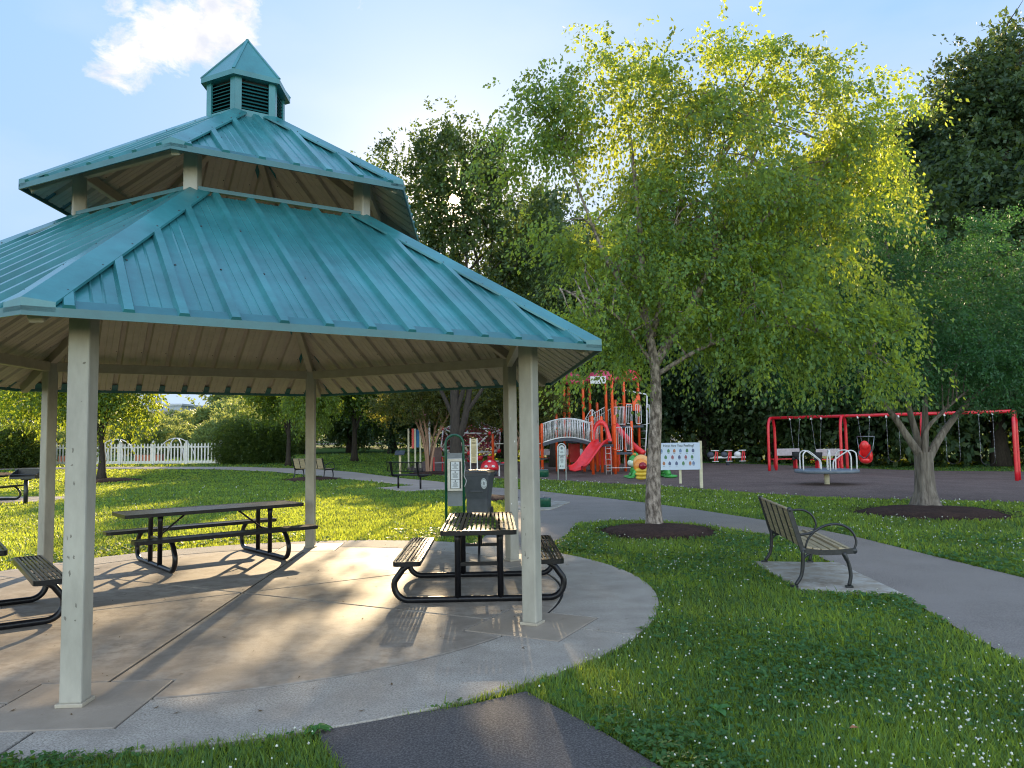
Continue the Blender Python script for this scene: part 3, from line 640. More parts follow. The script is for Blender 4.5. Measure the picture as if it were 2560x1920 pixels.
def feeling_sign():
    t = thing('feelings_board', 'large pale blue board asking How Are You Feeling beside the caterpillar', 'sign', (5.12,23.65,-.02), R(1))
    MB().box((.66,.02,.72), (.085,.085,1.46)).build('post', cream, t); MB().box((-.62,.035,.70), (.05,.05,1.40)).build('post', cream, t); MB().box((.02,.035,.8), (.07,.04,1.30)).build('post', cream, t)
    p = MB().box((0,-.02,.985), (1.27,.025,.83)).build('sign_board', signblue, t, bevel=.004)
    text_obj('How Are You Feeling?', .105, Matrix.Translation((-.02,-.036,1.31))@UPR, ink, parent=p)
    C = {'g': mat('print_green',(.10,.24,.12)), 'o': mat('print_orange',(.42,.20,.12)), 'b': mat('print_blue',(.17,.26,.46)), 'r': mat('print_red',(.34,.14,.17)), 'd': mat('print_dark',(.10,.13,.25))}
    rows = [(1.16,[(-.56,'b'),(-.34,'g'),(-.16,'o'),(.03,'b'),(.235,'g'),(.42,'d')],-.10), (.965,[(-.43,'g'),(-.22,'r'),(-.01,'d'),(.19,'r'),(.385,'g')],-.10), (.775,[(-.49,'o'),(-.31,'d'),(-.10,'d'),(.11,'g'),(.32,'o'),(.425,'b')],-.10)]
    words = iter('calm lonely happy surprised sad shy excited angry tired mad worried bored glad silly scared proud'.split())
    for z, it, dz in rows:
        for x, c in it:
            P = [(x-.035,z-.055),(x+.035,z-.055),(x+.042,z-.01),(x+.036,z+.02),(x+.014,z+.05),(x,z+.06),(x-.014,z+.05),(x-.036,z+.02),(x-.042,z-.01)]
            MB().extr(P, lambda u,v,q: (u,-.0335-q*.002,v)).build('printed_figure', C[c], p)
            w = MB().box((x,-.035,z-.085), (.055,.002,.010)).build('caption', ink, p)
feeling_sign()
# ---------------------------------------------------------------- playground
def playground():
    t = thing('play_structure', 'large orange post play structure with red slide and arched bridge', 'play structure', (0,0,-.015))
    def post(x, y, h, r=.065, cap=True, m=orange):
        b = MB(); pr = [(r,0),(r,h-.06),(r*.9,h-.02),(r*.5,h),(0,h)]; b.lathe(pr, (x,y,0), 12)
        for z in (1.05, h-.4): b.lathe([(r*1.25,z-.03),(r*1.25,z+.03)], (x,y,0), 12)
        b.build('post', m, t)
    LOW = [(3.44,33.1,2.52),(4.40,33.1,2.55),(5.28,34.0,2.30),(4.05,34.9,2.55),(1.30,34.2,2.25),(1.18,35.5,2.2),(2.07,36.2,2.75)]
    TALL = [(2.48,36.6,4.1),(2.78,37.6,4.1),(3.34,36,4.3),(3.82,37.6,4.25),(4.42,36,4.4),(4.58,35.0,4.45),(5.22,35.7,4.4),(6.0,36.4,4.25),(5.0,37,3.4),(4.15,37.4,3.3),(3.95,36.0,1.9),(4.85,35.6,2.2)]
    for p in LOW+TALL: post(*p)
    # bridge
    n = 12; xs = [1.33+i*(2.12/n) for i in range(n+1)]; fz = lambda x: 1.30+.22*math.sin(PI*(x-1.33)/2.12)
    b = MB()
    for a, c in zip(xs[:-1],xs[1:]): b.beam((a,34.2,fz(a)), (c,34.2,fz(c)), 1.0, .13)
    b.build('bridge_deck', greyd, t)
    for y in (33.72,34.68):
        b = MB(); b.tube([(x,y,fz(x)+.10) for x in xs], .022, 6); b.tube([(x,y,fz(x)+.93) for x in xs], .022, 6)
        for i in range(30):
            x = 1.36+i*.0705; rr = .05*math.sin(i*2.1); b.tube([(x,y,fz(x)+.1),(x+rr,y,fz(x)+.93)], .010, 5)
        b.build('bridge_railing', white, t)
    b = MB(); b.tube([(2.05,33.70,2.50),(4.4,33.05,2.38)], .018, 6)
    def deck(x0,x1,y0,y1,z): MB().box(((x0+x1)/2,(y0+y1)/2,z-.05), (x1-x0,y1-y0,.10)).build('deck', greyd, t)
    deck(3.42,4.45,33.1,34.95,1.28); deck(2.5,4.6,35.0,37.6,1.45); deck(4.6,6.05,35.4,37,2.12); deck(4.45,5.2,33.4,34.2,.93)
    def rail(p, q, z, h=.85, n=9, z2=None):
        b = MB(); z2 = z if z2 is None else z2; P, Q = Vector((*p,z)), Vector((*q,z2)); H = Vector((0,0,h))
        b.tube([P+Vector((0,0,.06)),Q+Vector((0,0,.06))], .018, 6); b.tube([P+H,Q+H], .02, 6)
        for i in range(n+1): a = P.lerp(Q, i/n); b.tube([a+Vector((0,0,.06)), a+H], .011, 5)
        b.build('railing', white, t)
    rail((2.5,35),(3.4,35),1.45); rail((3.45,34.95),(4.0,35),1.30,.9); rail((4.62,35.35),(5.2,35.35),2.12,.85,9,2.12); rail((3.4,36.4),(4.42,36.0),1.7,.75,10,2.3); rail((2.2,37.6),(4.2,37.6),1.45,1.0,14)
    rail((4.0,37.4),(5.0,37.0),1.6,.9,9,2.2)
    def loop(x, y, z0, z1, w=.24, m=white):
        b = MB(); P = []
        for cx, cz, a0 in ((w/2-.05,z1-.05,0),(-w/2+.05,z1-.05,90),(-w/2+.05,z0+.05,180),(w/2-.05,z0+.05,270)): P += [(x+cx+.05*math.cos(R(a)), y, cz+.05*math.sin(R(a))) for a in range(a0,a0+91,30)]
        b.tube(P+[P[0]], .016, 6)
        for u in (-.04,.04): b.tube([(x+u,y,z0),(x+u,y,z1)], .010, 5)
        b.build('grab_panel', m, t)
    loop(4.66,33.6,1.0,2.02,.26); loop(5.08,33.6,1.0,2.02,.26); loop(5.42,35.5,2.2,3.1); loop(5.85,35.5,2.2,3.1); loop(6.42,36.2,2.2,3.1,.16)
    # slide
    b = MB(); P = smooth([(3.92,33.1,1.34),(3.62,32.75,1.22),(3.2,32.1,.78),(2.9,31.65,.45),(2.65,31.25,.30),(2.50,31.0,.27)], 5); V = []; n = 9
    for i, p in enumerate(P):
        d = (P[min(i+1,len(P)-1)]-P[max(i-1,0)]).normalized(); s_ = d.cross(Vector((0,0,1))).normalized(); u = s_.cross(d)
        fl = 1.0+.12*max(0,(i-len(P)+6)/6)
        prof = [(-.33,.17),(-.29,.20),(-.25,.17),(-.22,.03),(0,-.02),(.22,.03),(.25,.17),(.29,.20),(.33,.17)]
        V += [p+s_*a*fl+u*c for a, c in prof]; 
    m_ = len(P); Fc = [(i*n+k,i*n+k+1,(i+1)*n+k+1,(i+1)*n+k) for i in range(m_-1) for k in range(n-1)]
    b.add(V, Fc, 0, True); b.add([v+Vector((0,0,-.03)) for v in V], Fc, 0, True)
    b.build('slide', redp, t)
    b = MB(); O = [(-.42,0),(-.40,.45),(-.27,.78),(-.08,.92),(.10,.90),(.27,.75),(.42,.30),(.5,0)]; I = [(-.33,0),(-.31,.40),(-.2,.62),(-.04,.72),(.08,.70),(.2,.55),(.27,.2),(.27,0)]
    fn = lambda u, v, q: (3.82+u*.9, 32.98+q*.35-abs(u)*.1, 1.42+v)
    V = [fn(u,v,q) for q in (0,1) for L_ in (O,I) for u, v in L_]; k = len(O)
    Fc = []
    for i in range(k-1): Fc += [(i,i+1,k+i+1,k+i),(2*k+i,2*k+i+1,3*k+i+1,3*k+i),(i,i+1,2*k+i+1,2*k+i),(k+i,k+i+1,3*k+i+1,3*k+i)]
    b.add(V, Fc, 0, True); b.build('slide_hood', redp, t)
    b = MB(); b.tube(smooth([(4.75,35.3,2.15),(5.0,34.9,1.75),(5.45,34.3,1.15),(5.8,34.0,.85)],5), .13, 10); b.build('chute', redp, t)
    # ladders
    b = MB(); b.tube([(6.34,35.9,3.6),(6.25,35.7,2),(6.02,35.4,.0)], .032, 8)
    for z in (.45,.8,1.15,1.5,1.85,2.15): b.tube([(6.02,36.0,z),(6.02+.32*z/3.6,35.5,z)], .013, 6)
    b.tube([(5.22,35.7,3.78),(6.34,35.9,3.56)], .025, 6); b.tube([(6.0,36.4,3.72),(6.34,35.9,3.56)], .025, 6); b.build('climbing_ladder', white, t)
    b = MB()
    for s in (0,.22): b.tube([(3.98+s,32.95,.0),(3.98+s,32.95,1.2)], .012, 6)
    for z in (.15,.4,.65,.9,1.1): b.tube([(3.98,32.95,z),(4.2,32.95,z)], .012, 6)
    b.build('ladder', white, t)
    b = MB(); b.tube([(4.0,32.9,.28),(5.1,33.2,.26),(5.2,33.4,.42)], .014, 6); b.tube([(4.9,33.7,.93),(4.9,33.7,.25)], .014, 6); b.tube([(3.42,33.0,2.3),(3.42,32.95,1.5)], .012, 6); b.build('low_rail', white, t)
    b = MB(); b.tube(smooth([(3.15,36,2.0),(3.5,36,2.6),(3.75,36,2.9),(3.9,36,2.6),(3.7,36,2.3)],5), .015, 6); b.tube([(3.75,36,2.9),(3.75,36,1.9)], .03, 6); b.build('grab_hoop', white, t)
    # roofs
    for cx, cy, z, r in ((4.3,36.5,4.35,.95),(2.95,36.9,4.3,.6),(5.6,36.2,4.35,.55)):
        b = MB(); b.lathe([(r,z-.13),(r*1.02,z),(r*.55,z+.33),(.08,z+.46),(0,z+.46)], (cx,cy,0), 6); b.build('roof', pinkroof if cx < 5 else redm, t)
    MB().box((4.0,35.4,4.25), (.72,.04,.34)).build('name_panel', white, t)
    b = MB(); b.tube([(4.6,35.9,3.15),(6.0,35.9,3.15)], .022, 6); b.tube([(4.6,35.9,3.0),(6.0,35.9,3.0)], .022, 6); b.build('overhead_rail', orange, t)
    MB().box((5.78,35.6,3.15), (.36,.03,.7)).build('climb_panel', orange, t); MB().box((4.6,37.3,.75), (1.2,.05,1.0)).build('lower_panel', redp, t); MB().box((3.0,37.3,.85), (.5,.05,.9)).build('lower_panel', redm, t)
    # transfer platform left, mostly behind posts
    MB().box((.9,34.6,.95), (.5,.8,.08)).build('deck', greyd, t)
    post(-.98,37.5,1.85); b = MB(); b.tube([(-.98,37.5,1.35),(-.2,37.5,1.35)], .025, 6); b.tube([(-1.2,37.5,.5),(-.7,37.5,.5)], .03, 6); b.tube([(-.35,37.5,1.5),(-.35,37.5,.0)], .03, 6); b.tube([(-.2,37.5,1.35),(1.3,35,1.35)], .02, 6); b.build('side_rail', white, t)
playground()
def net_dome():
    t = thing('rope_climber', 'white tube climbing frame with dark red rope net behind the trees', 'rope climber', (-2.3,42,.1))
    bm = bmesh.new(); bmesh.ops.create_icosphere(bm, subdivisions=1, radius=1); bm.transform(Matrix.Rotation(R(20),4,'Z')@Matrix.Rotation(R(12),4,'X'))
    sc = lambda v: (v.x*1.85, v.y*1.8, 1.45+v.z*1.15)
    b = MB(); h = MB()
    for e in bm.edges: b.tube([sc(e.verts[0].co), sc(e.verts[1].co)], .042, 6)
    for v in bm.verts: h.ell(sc(v.co), (.13,.13,.13), 8, 6)
    b.tube([(-1.3,0,.5),(-1.6,0,-.3)], .03, 6); b.tube([(1.0,-.5,.3),(1.6,-.8,-.3)], .03, 6); b.build('tube_frame', white, t); h.build('hubs', redm, t); bm.free()
    bm = bmesh.new(); bmesh.ops.create_icosphere(bm, subdivisions=3, radius=1); b = MB(); rr = random.Random(4)
    for k_, q in ((0,.9),(1,.6)):
        for e in bm.edges:
            if rr.random() < .62: b.tube([Vector(sc(e.verts[0].co*q)), Vector(sc(e.verts[1].co*q*(.85+.15*rr.random())))], .013, 4, caps=False)
    b.build('rope_net', mat('rope_red',(.30,.015,.05)), t); bm.free()
    for x in (.55,1.1): MB().lathe([(.13,.0),(.17,.22),(.15,.22),(.1,.03)], (x,-1.5,.35), 10).build('bucket_seat', redm, t)
net_dome()
def ladybug():
    t = thing('ladybug_dome', 'low red and white ladybug play dome behind the trash cart', 'play dome', (-1.0,32.8,.0))
    b = MB(); b.lathe([(.43,.28),(.44,.40),(.40,.55),(.30,.68),(.15,.76),(0,.78)], (0,0,0), 20); s = b.build('shell', redm, t)
    b = MB()
    for a, e in ((-112,14),(-66,14),(-90,50)):
        q = Vector((math.cos(R(a))*math.cos(R(e))*.42, math.sin(R(a))*math.cos(R(e))*.42, .36+.41*math.sin(R(e)))); b.ell(q, (.09,.06,.06), 8, 6)
    b.build('patches', white, s); MB().lathe([(.30,0),(.38,.28)], seg=16).build('base', greyd, t); t.scale = (.9,.9,.92)
    t2 = thing('play_table', 'small dark topped play table beside the ladybug dome', 'play table', (-.38,32.9,.0))
    MB().box((0,0,.50), (.65,.45,.06)).build('tabletop', greyd, t2)
    for sx in (-1,1): MB().box((sx*.22,0,.23), (.06,.3,.47)).build('leg', white, t2)
    MB().lathe([(.16,.53),(.14,.58),(.0,.60)], seg=14).build('play_disc', redm, t2)
ladybug()
def caterpillar():
    t = thing('caterpillar_climber', 'orange and yellow segmented caterpillar play sculpture with a dark red nose', 'play sculpture', (4.60,27.6,-.02), R(0))
    C = [(0,.05,.14,.21,mat('cat_yellow',(.72,.50,.05),.3)),(0,.0,.27,.23,MATS['cat_yellow']),(.0,-.02,.40,.235,MATS['cat_yellow']),(.0,.10,.55,.27,mat('cat_orange',(.80,.28,.04),.3)),(.04,.25,.66,.30,mat('cat_tan',(.80,.42,.14),.3)),(.10,.45,.66,.29,MATS['cat_orange']),(.15,.66,.6,.27,MATS['cat_tan'])]
    for x, y, z, r, m in C:
        b = MB(); b.ell((x,y,z), (r,r*.62,r*.42 if z < .5 else r), 18, 10); b.build('body_segment', m, t)
    MB().ell((.02,-.17,.56), (.145,.12,.135), 16, 10).build('nose', mat('cat_red',(.28,.01,.02),.15), t)
    f = thing('frog_climber', 'bright green crouching frog play sculpture behind the caterpillar', 'play sculpture', (5.0,29.9,-.02))
    b = MB(); G = mat('frog_green',(.07,.42,.07),.25,0,.2,5,col2=(.03,.20,.05))
    b.ell((.15,.1,.42), (.62,.36,.36), 18, 10, M=Matrix.Rotation(R(-18),3,'Y')); b.ell((-.22,-.05,.70), (.30,.27,.22), 16, 10)
    for s in (-1,1): b.ell((-.24,s*.15-.05,.90), (.09,.08,.09), 10, 8)
    b.build('body', G, f)
    for s in (-1,1):
        b = MB(); b.tube(smooth([(-.15,s*.25,.45),(-.32,s*.34,.25),(-.42,s*.36,.06)],4), .075, 8); b.ell((-.50,s*.36,.05), (.17,.11,.05)); b.build('leg', G, f)
        b = MB(); b.tube(smooth([(.5,s*.25,.35),(.80,s*.42,.40),(.95,s*.45,.12)],5), [.17]*5+[.12]*6, 8); b.ell((1.02,s*.45,.07), (.28,.14,.07)); b.build('leg', G, f)
        MB().ell((-.29,s*.15-.09,.92), (.055,.05,.055), 8, 6).build('eye', mat('frog_eye',(.65,.25,.04)), f)
    MB().ell((-.33,-.07,.60), (.24,.24,.17), 14, 8).build('throat', mat('frog_white',(.62,.72,.60)), f)
caterpillar()
def seesaw():
    t = thing('group_seesaw', 'red and pale four seat seesaw at the back of the mulch', 'seesaw', (11.45,41.0,-.05))
    MB().box((0,0,.46), (1.9,.12,.10)).build('beam', white, t); MB().lathe([(.10,0),(.07,.45)], seg=10).build('pivot', greyd, t)
    for x in (-.72,0,.72):
        b = MB(); b.ell((x-.18,0,.60), (.20,.16,.17), 12, 8); b.build('seat', greyd if x < .5 else white, t)
        b = MB(); b.beam((x-.02,-.16,.25), (x+.06,-.16,.78), .03,.07); b.beam((x+.14,-.1,.30), (x+.16,-.1,.75), .03,.06); b.build('side_panel', redm, t)
        b = MB(); b.tube([(x-.2,-.17,.82),(x+.22,-.17,.82)], .025, 6); b.tube([(x-.15,-.17,.25),(x+.2,-.17,.25)], .02, 6); b.build('handle', white, t)
seesaw()
def merry():
    t = thing('merry_go_round', 'flat grey merry go round with white hoop handles', 'merry-go-round', (9.98,24.5,tz(9.98,24.5)))
    MB().lathe([(.08,-.1),(.08,.40)], seg=14).build('pedestal', cream, t)
    MB().lathe([(.93,.38),(.97,.40),(.97,.47),(.94,.485),(0,.49)], seg=48).build('platform', mat('platform_grey',(.14,.17,.20),.5), t)
    for a in (200,255,300,345,60,130):
        ca, sa = math.cos(R(a)), math.sin(R(a)); P = []
        for u, z in ((.90,.45),(.90,.92),(.84,1.04),(.72,1.08),(.58,1.02),(.35,.86),(.22,.74),(.20,.47)) if a not in (300,255) else ((.90,.45),(.90,.9),(.80,1.07),(.62,1.10),(.45,1.05),(.36,.9),(.34,.47)): P.append((ca*u, sa*u, z))
        MB().tube(smooth(P,4), .021, 8).build('handrail', white, t)
merry()
# swings
A0, A1 = Vector((11.58,34.3)), Vector((18.75,28.6)); SDR = (A1-A0).normalized(); SN = Vector((-SDR.y, SDR.x))
BZ = 2.32
def swing_frame():
    t = thing('swing_set', 'long red tubular swing frame with three bays', 'swing set', (0,0,0))
    L = (A1-A0).length
    ang = math.atan2(SDR.y, SDR.x)
    n = 3
    for k in range(n+1):
        p = A0.lerp(A1, k/n); zf = tz(p.x,p.y)
        for s in (-1,1):
            q = [p+SN*s*.42, p+SN*s*.40, p+SN*s*.34, p+SN*s*.20, p+SN*s*.03]; zz = (zf-.05, BZ-.75, BZ-.28, BZ-.07, BZ)
            MB().tube(smooth([(a.x,a.y,z) for a, z in zip(q,zz)], 5), .062, 12).build('leg', redm, t)
    MB().tube([(*A0,BZ),(*A1,BZ)], .065, 12).build('top_bar', redm, t)
swing_frame()
def swing(u, w, kind, label, sway=0):
    p = A0.lerp(A1, u); ang = math.atan2(SDR.y, SDR.x); zf = tz(p.x,p.y)
    t = thing('swing', label, 'swing', (p.x,p.y,BZ), ang, 'swings hung from the red frame')
    sz = zf+.55-BZ if kind == 'belt' else zf+.72-BZ
    ww = w/2
    for s in (-1,1):
        b = MB(); a = Vector((s*ww,0,-.08)); e = Vector((s*ww*(1 if kind == 'belt' else .45),sway,sz+.25))
        n = int((a-e).length/.05)
        for i in range(n): b.ell(a.lerp(e, i/n), (.012,.008,.022) if i % 2 else (.008,.012,.022), 5, 3)
        b.build('chain', chain, t); MB().box((s*ww,0,-.07), (.05,.13,.09)).build('hanger', white, t)
    if kind == 'belt':
        b = MB(); P = smooth([(-ww,sway,sz+.25),(-ww*.8,sway,sz+.08),(0,sway,sz),(ww*.8,sway,sz+.08),(ww,sway,sz+.25)], 5)
        for a, c in zip(P[:-1],P[1:]): b.beam(a, c, .15, .012)
        b.build('seat', rubber, t)
    elif kind == 'bucket':
        b = MB(); b.lathe([(.10,sz-.18),(.17,sz-.05),(.19,sz+.14),(.17,sz+.14),(.15,sz-.02),(0,sz-.12)], (0,sway,0), 12, sy=.75); b.ell((-.1,sway-.05,sz-.16), (.07,.09,.08)); b.ell((.1,sway-.05,sz-.16), (.07,.09,.08)); b.build('seat', rubber, t)
    else:
        M = Matrix.Rotation(R(28),3,'X'); c = Vector((0,sway,sz))
        b = MB(); b.box(c+M@Vector((0,.14,.18)), (.42,.08,.62), M=M); b.ell(c+M@Vector((0,.12,.50)), (.17,.07,.18), 12, 8); b.ell(c+M@Vector((0,-.05,-.12)), (.24,.26,.15), 14, 9)
        for s in (-1,1): b.ell(c+M@Vector((s*.21,.0,.05)), (.06,.2,.22), 10, 8)
        b.build('seat', redp, t, bevel=.02)
        b = MB(); b.tube(smooth([tuple(c+M@Vector(p)) for p in ((-.24,.1,.28),(-.2,-.18,.24),(0,-.2,.05),(.2,-.18,.24),(.24,.1,.28))],4), .025, 8); b.build('harness', greyd, t)
        b = MB(); b.tube([c+Vector((-.34,.1,.85)), c+Vector((.34,.1,.85))], .012, 6)
        for s in (-1,1): b.tube([c+Vector((s*.34,.1,.85)), c+Vector((s*.24,0,.1))], .010, 6)
        b.build('spreader', chain, t)
for u, w, k, l, s_ in ((.115,.42,'bucket','black bucket swing nearest the left end of the red frame',0),(.215,.42,'bucket','black bucket swing hanging behind the merry go round',.05),
        (.425,.46,'harness','bright red high backed harness swing seat in the middle bay',.05),(.545,.46,'belt','belt swing between the red harness seat and the broad trunk',0),
        (.775,.46,'belt','belt swing just right of the broad tree trunk',0),(.90,.46,'belt','belt swing nearest the right end of the red frame',0)): swing(u, w, k, l, s_)
def play_bench(label, loc, rz):
    t = thing('play_bench', label, 'bench', loc, rz, 'red and pale benches round the playground')
    MB().box((0,-.2,.78), (1.3,.04,.34)).build('backrest', mat('bench_pale',(.42,.36,.36)), t, bevel=.02); MB().box((0,.05,.45), (1.4,.42,.05)).build('seat', redm, t, bevel=.01)
    for s in (-1,1): MB().box((s*.5,-.02,.22), (.06,.30,.45)).box((s*.5,-.19,.55), (.06,.05,.35)).build('leg', redm, t)
play_bench('red bench with pale back behind the merry go round, left one', (13.1,37.0,-.05), R(8)); play_bench('red bench with pale back behind the merry go round, right one', (14.9,36.5,-.08), R(8))
play_bench('red bench with pale back under the arched bridge', (2.1,43.5,.0), R(0)); play_bench('red bench with pale back behind the slide', (3.35,42.8,.0), R(20))
def chair_():
    t = thing('red_chair', 'red framed chair with brown back beside the multi stemmed tree', 'chair', (-3.55,36.2,tz(-3.5,36.2)), R(-160))
    MB().extr([(-.26,.45),(.26,.45),(.28,.95),(.2,1.15),(-.2,1.15),(-.28,.95)], lambda u,v,q: (u,-.22-(v-.45)*.2+q*.04,v)).build('backrest', mat('brown_board',(.13,.075,.06)), t)
    MB().box((0,.03,.44), (.58,.55,.04)).build('seat', mat('bench_pale',(.3,.2,.2)), t); 
    for s in (-1,1):
        MB().box((s*.31,.05,.72), (.10,.62,.03)).build('armrest', mat('bench_pale',(.3,.2,.2)), t)
        for y in (-.2,.28): MB().box((s*.27,y,.35), (.06,.07,.72)).build('leg', redm, t)
chair_()
def lectern():
    t = thing('lectern_sign', 'low tilted lectern sign on a tan post behind the mesh bench', 'sign', (-4.95,33.6,tz(-4.95,33.6)))
    MB().box((0,0,.48), (.09,.09,1.0)).build('post', signtan, t); MB().box((0,-.05,1.02), (.42,.36,.035), M=Matrix.Rotation(R(28),3,'X')).build('panel', greyd, t)
    t = thing('activity_panel', 'upright red and blue activity panel between cream posts under the curved stems', 'play panel', (-4.95,39.0,tz(-4.9,39)))
    for x in (-.36,-.02,.24): MB().box((x,0,1.0), (.08,.08,2.0)).build('post', cream, t)
    MB().box((-.13,-.02,1.5), (.12,.05,1.0)).build('panel', redm, t); MB().box((.11,.02,1.5), (.15,.05,.9)).build('panel', mat('panel_blue',(.03,.16,.38)), t)
    t = thing('shade_roof', 'small faded pink hip roof on a post behind the multi stemmed tree', 'shelter', (-3.7,40.5,tz(-4,40.5)))
    for x in (-.7,.9): MB().tube([(x,0,0),(x,0,2.72)], .05, 8).build('post', white, t)
    b = MB(); b.lathe([(1.25,2.68),(1.28,2.74),(.35,3.12),(0,3.2)], (0,0,0), 4); b.build('roof', mat('shade_pink',(.42,.16,.22)), t)
lectern()
# ---------------------------------------------------------------- fence, hedges, cars, far building
def fence():
    t = thing('picket_fence', 'long white picket fence in front of the sunlit garden', 'fence', (0,0,0))
    P0, P1 = Vector((-31.6,46.5)), Vector((-17.0,44.6)); n = 7; d = (P1-P0)/n; u = d.normalized(); a = math.atan2(u.y,u.x)
    for i in range(n+1):
        p = P0+d*i; z = tz(p.x,p.y); MB().box((p.x,p.y,z+.66), (.13,.13,1.34), a).lathe([(.10,z+1.33),(.0,z+1.42)], (p.x,p.y,0), 4).build('fence_post', white, t)
    for i in range(n):
        p, q = P0+d*i, P0+d*(i+1); b = MB(); zp, zq = tz(*p), tz(*q)
        for h, hh in ((.14,.16),(1.02,.09)): b.beam((*(p+u*.07),zp+h), (*(q-u*.07),zq+h), .04, hh)
        m = 10
        for k in range(m):
            c = p.lerp(q, (k+.6)/(m+.2)); z = tz(*c); b.extr([(-.04,.1),(.04,.1),(.04,1.18),(0,1.25),(-.04,1.18)], lambda x,v,q_,c=c,z=z: (c.x+u.x*x-u.y*(-.055+q_*.02), c.y+u.y*x+u.x*(-.055+q_*.02), z+v))
        b.build('picket_panel', white, t)
fence()
def garden():
    for cx, cy, lab in ((-25.6,49.5,'white hoop trellis over a garden bed, larger one'),(-22.2,50.5,'white hoop trellis over a garden bed, partly hidden one')):
        t = thing('hoop_trellis', lab, 'trellis', (cx,cy,tz(cx,cy)))
        for k in range(4):
            a = k*PI/4; P = [(1.25*math.cos(R(e))*math.cos(a), 1.25*math.cos(R(e))*math.sin(a), 1.45*math.sin(R(e))) for e in range(0,181,12)]; MB().tube(P, .03, 6).build('hoop', white, t)
    for i, (x, lab) in enumerate(((-30.5,'orange garden chair behind the picket fence, left'),(-27.6,'terracotta planter box behind the picket fence'),(-22.8,'long raised bed behind the right end of the picket fence'))):
        t = thing('planter_box', lab, 'planter', (x,48.2,tz(x,48.2))); MB().prism(rrect(.8 if i else .35,.35,.05,2), 0, .45 if i else .9).build('box', mat('terracotta',(.38,.13,.07)), t)
        MB().prism(rrect(.72 if i else .28,.28,.05,2), .45 if i else .9, .50 if i else .94).build('soil', soil_m, t)
garden()
def car(label, loc, rz, m, suv=False, name='parked_car'):
    t = thing(name, label, 'car', loc, rz, 'cars parked beyond the lawn')
    h = 1.75 if suv else 1.42; g = .22
    lo = [(-2.25,g),(-2.3,.6),(-2.2,.85),(-1.3,.92 if not suv else 1.0),(1.2,.95 if not suv else 1.05),(2.15,.98 if not suv else 1.05),(2.3,.6),(2.22,g)]
    b = MB(); b.extr(lo, lambda u,v,q: (u,(q-.5)*1.78,v)); b.build('body', m, t, bevel=.08)
    top = [(-1.25,.9),(-.55,h-.05),(-.2,h),(1.1,h),(1.45,h-.08),(2.0,.95)] if not suv else [(-1.25,.95),(-.6,h-.05),(-.2,h),(1.9,h),(2.1,h-.1),(2.2,1.0)]
    MB().extr(top, lambda u,v,q: (u,(q-.5)*1.5,v)).build('cabin', m, t, bevel=.07)
    gl = [(-1.08,.95),(-.5,h-.12),(.3,h-.10),(1.3,h-.14),(1.75,1.0)]
    MB().extr(gl, lambda u,v,q: (u,(q-.5)*1.53,v)).build('side_window', glass, t)
    for x in (-1.4,1.4):
        for s in (-1,1):
            w = MB().tube([(x,s*.72,.33),(x,s*.92,.33)], .33, 18).build('wheel', rubber, t); MB().tube([(x,s*.90,.33),(x,s*.93,.33)], .19, 12).build('rim', chain, w)
    for s in (-1,1): MB().ell((-2.24,s*.65,.68), (.06,.16,.08)).build('headlight', white, t)
car('dark grey sedan parked under the dark trees', (-28.6,128,tz(-28.6,128)), R(4), mat('car_dark',(.03,.055,.05),.2,.3,coat=1))
car('blue grey suv parked beyond the lawn near the hedge', (-42.2,118,tz(-42,118)), R(180), mat('car_blue',(.04,.06,.10),.2,.3,coat=1), True)
car('silver car mostly hidden behind tree trunks', (-18.6,128,tz(-18.6,128)), R(4), mat('car_silver',(.5,.52,.52),.2,.3,coat=1))
def far_building():
    t = thing('office_building', 'distant grey flat roofed office building glimpsed over the garden', 'building', (-74,150,tz(-74,150)))
    w = mat('building_wall',(.34,.38,.42)); MB().box((0,0,3.4), (24,14,6.8)).build('wall', w, t); MB().box((0,0,6.95), (24.6,14.6,.35)).build('roof', mat('parapet',(.42,.44,.46)), t); MB().box((1,0,7.9), (5.5,6,1.7)).build('stair_tower', w, t)
    for z in (1.5,3.4,5.4): MB().box((0,-7.03,z), (23,.06,.95)).build('window_band', glass, t)
far_building()
t = thing('street_lamp', 'thin dark street lamp post by the far parked cars', 'street lamp', (-39.5,104,tz(-39,104)))
MB().tube([(0,0,0),(0,0,5.5)], .08, 8).build('pole', iron, t); MB().lathe([(.1,5.5),(.22,5.8),(.2,6.1),(0,6.2)], seg=10).build('lamp_head', glass, t)
# ---------------------------------------------------------------- foliage
def fmesh(name, V, quads, att, m, smooth_=False):
    me = bpy.data.meshes.new(name); n = len(V); k = quads.shape[1]; nf = len(quads)
    me.vertices.add(n); me.vertices.foreach_set('co', V.astype(np.float32).ravel())
    me.loops.add(nf*k); me.loops.foreach_set('vertex_index', quads.astype(np.int32).ravel())
    me.polygons.add(nf); me.polygons.foreach_set('loop_start', np.arange(0,nf*k,k,dtype=np.int32))
    me.update(calc_edges=True); a = me.attributes.new('v','FLOAT','POINT'); a.data.foreach_set('value', att.astype(np.float32))
    me.materials.append(m); return me
def unit(a): return a/np.maximum(np.linalg.norm(a,axis=1,keepdims=True),1e-9)
def leaves(P, A, B, L, Wd, v, name, m):
    n = len(P); C = np.cross(A,B); L = L[:,None]; Wd = Wd[:,None]
    V = np.stack([P, P+A*L*.42+B*Wd*.5+C*L*.06, P+A*L, P+A*L*.42-B*Wd*.5+C*L*.06], 1).reshape(-1,3)
    return fmesh(name, V, np.arange(4*n).reshape(n,4), np.repeat(v,4), m)
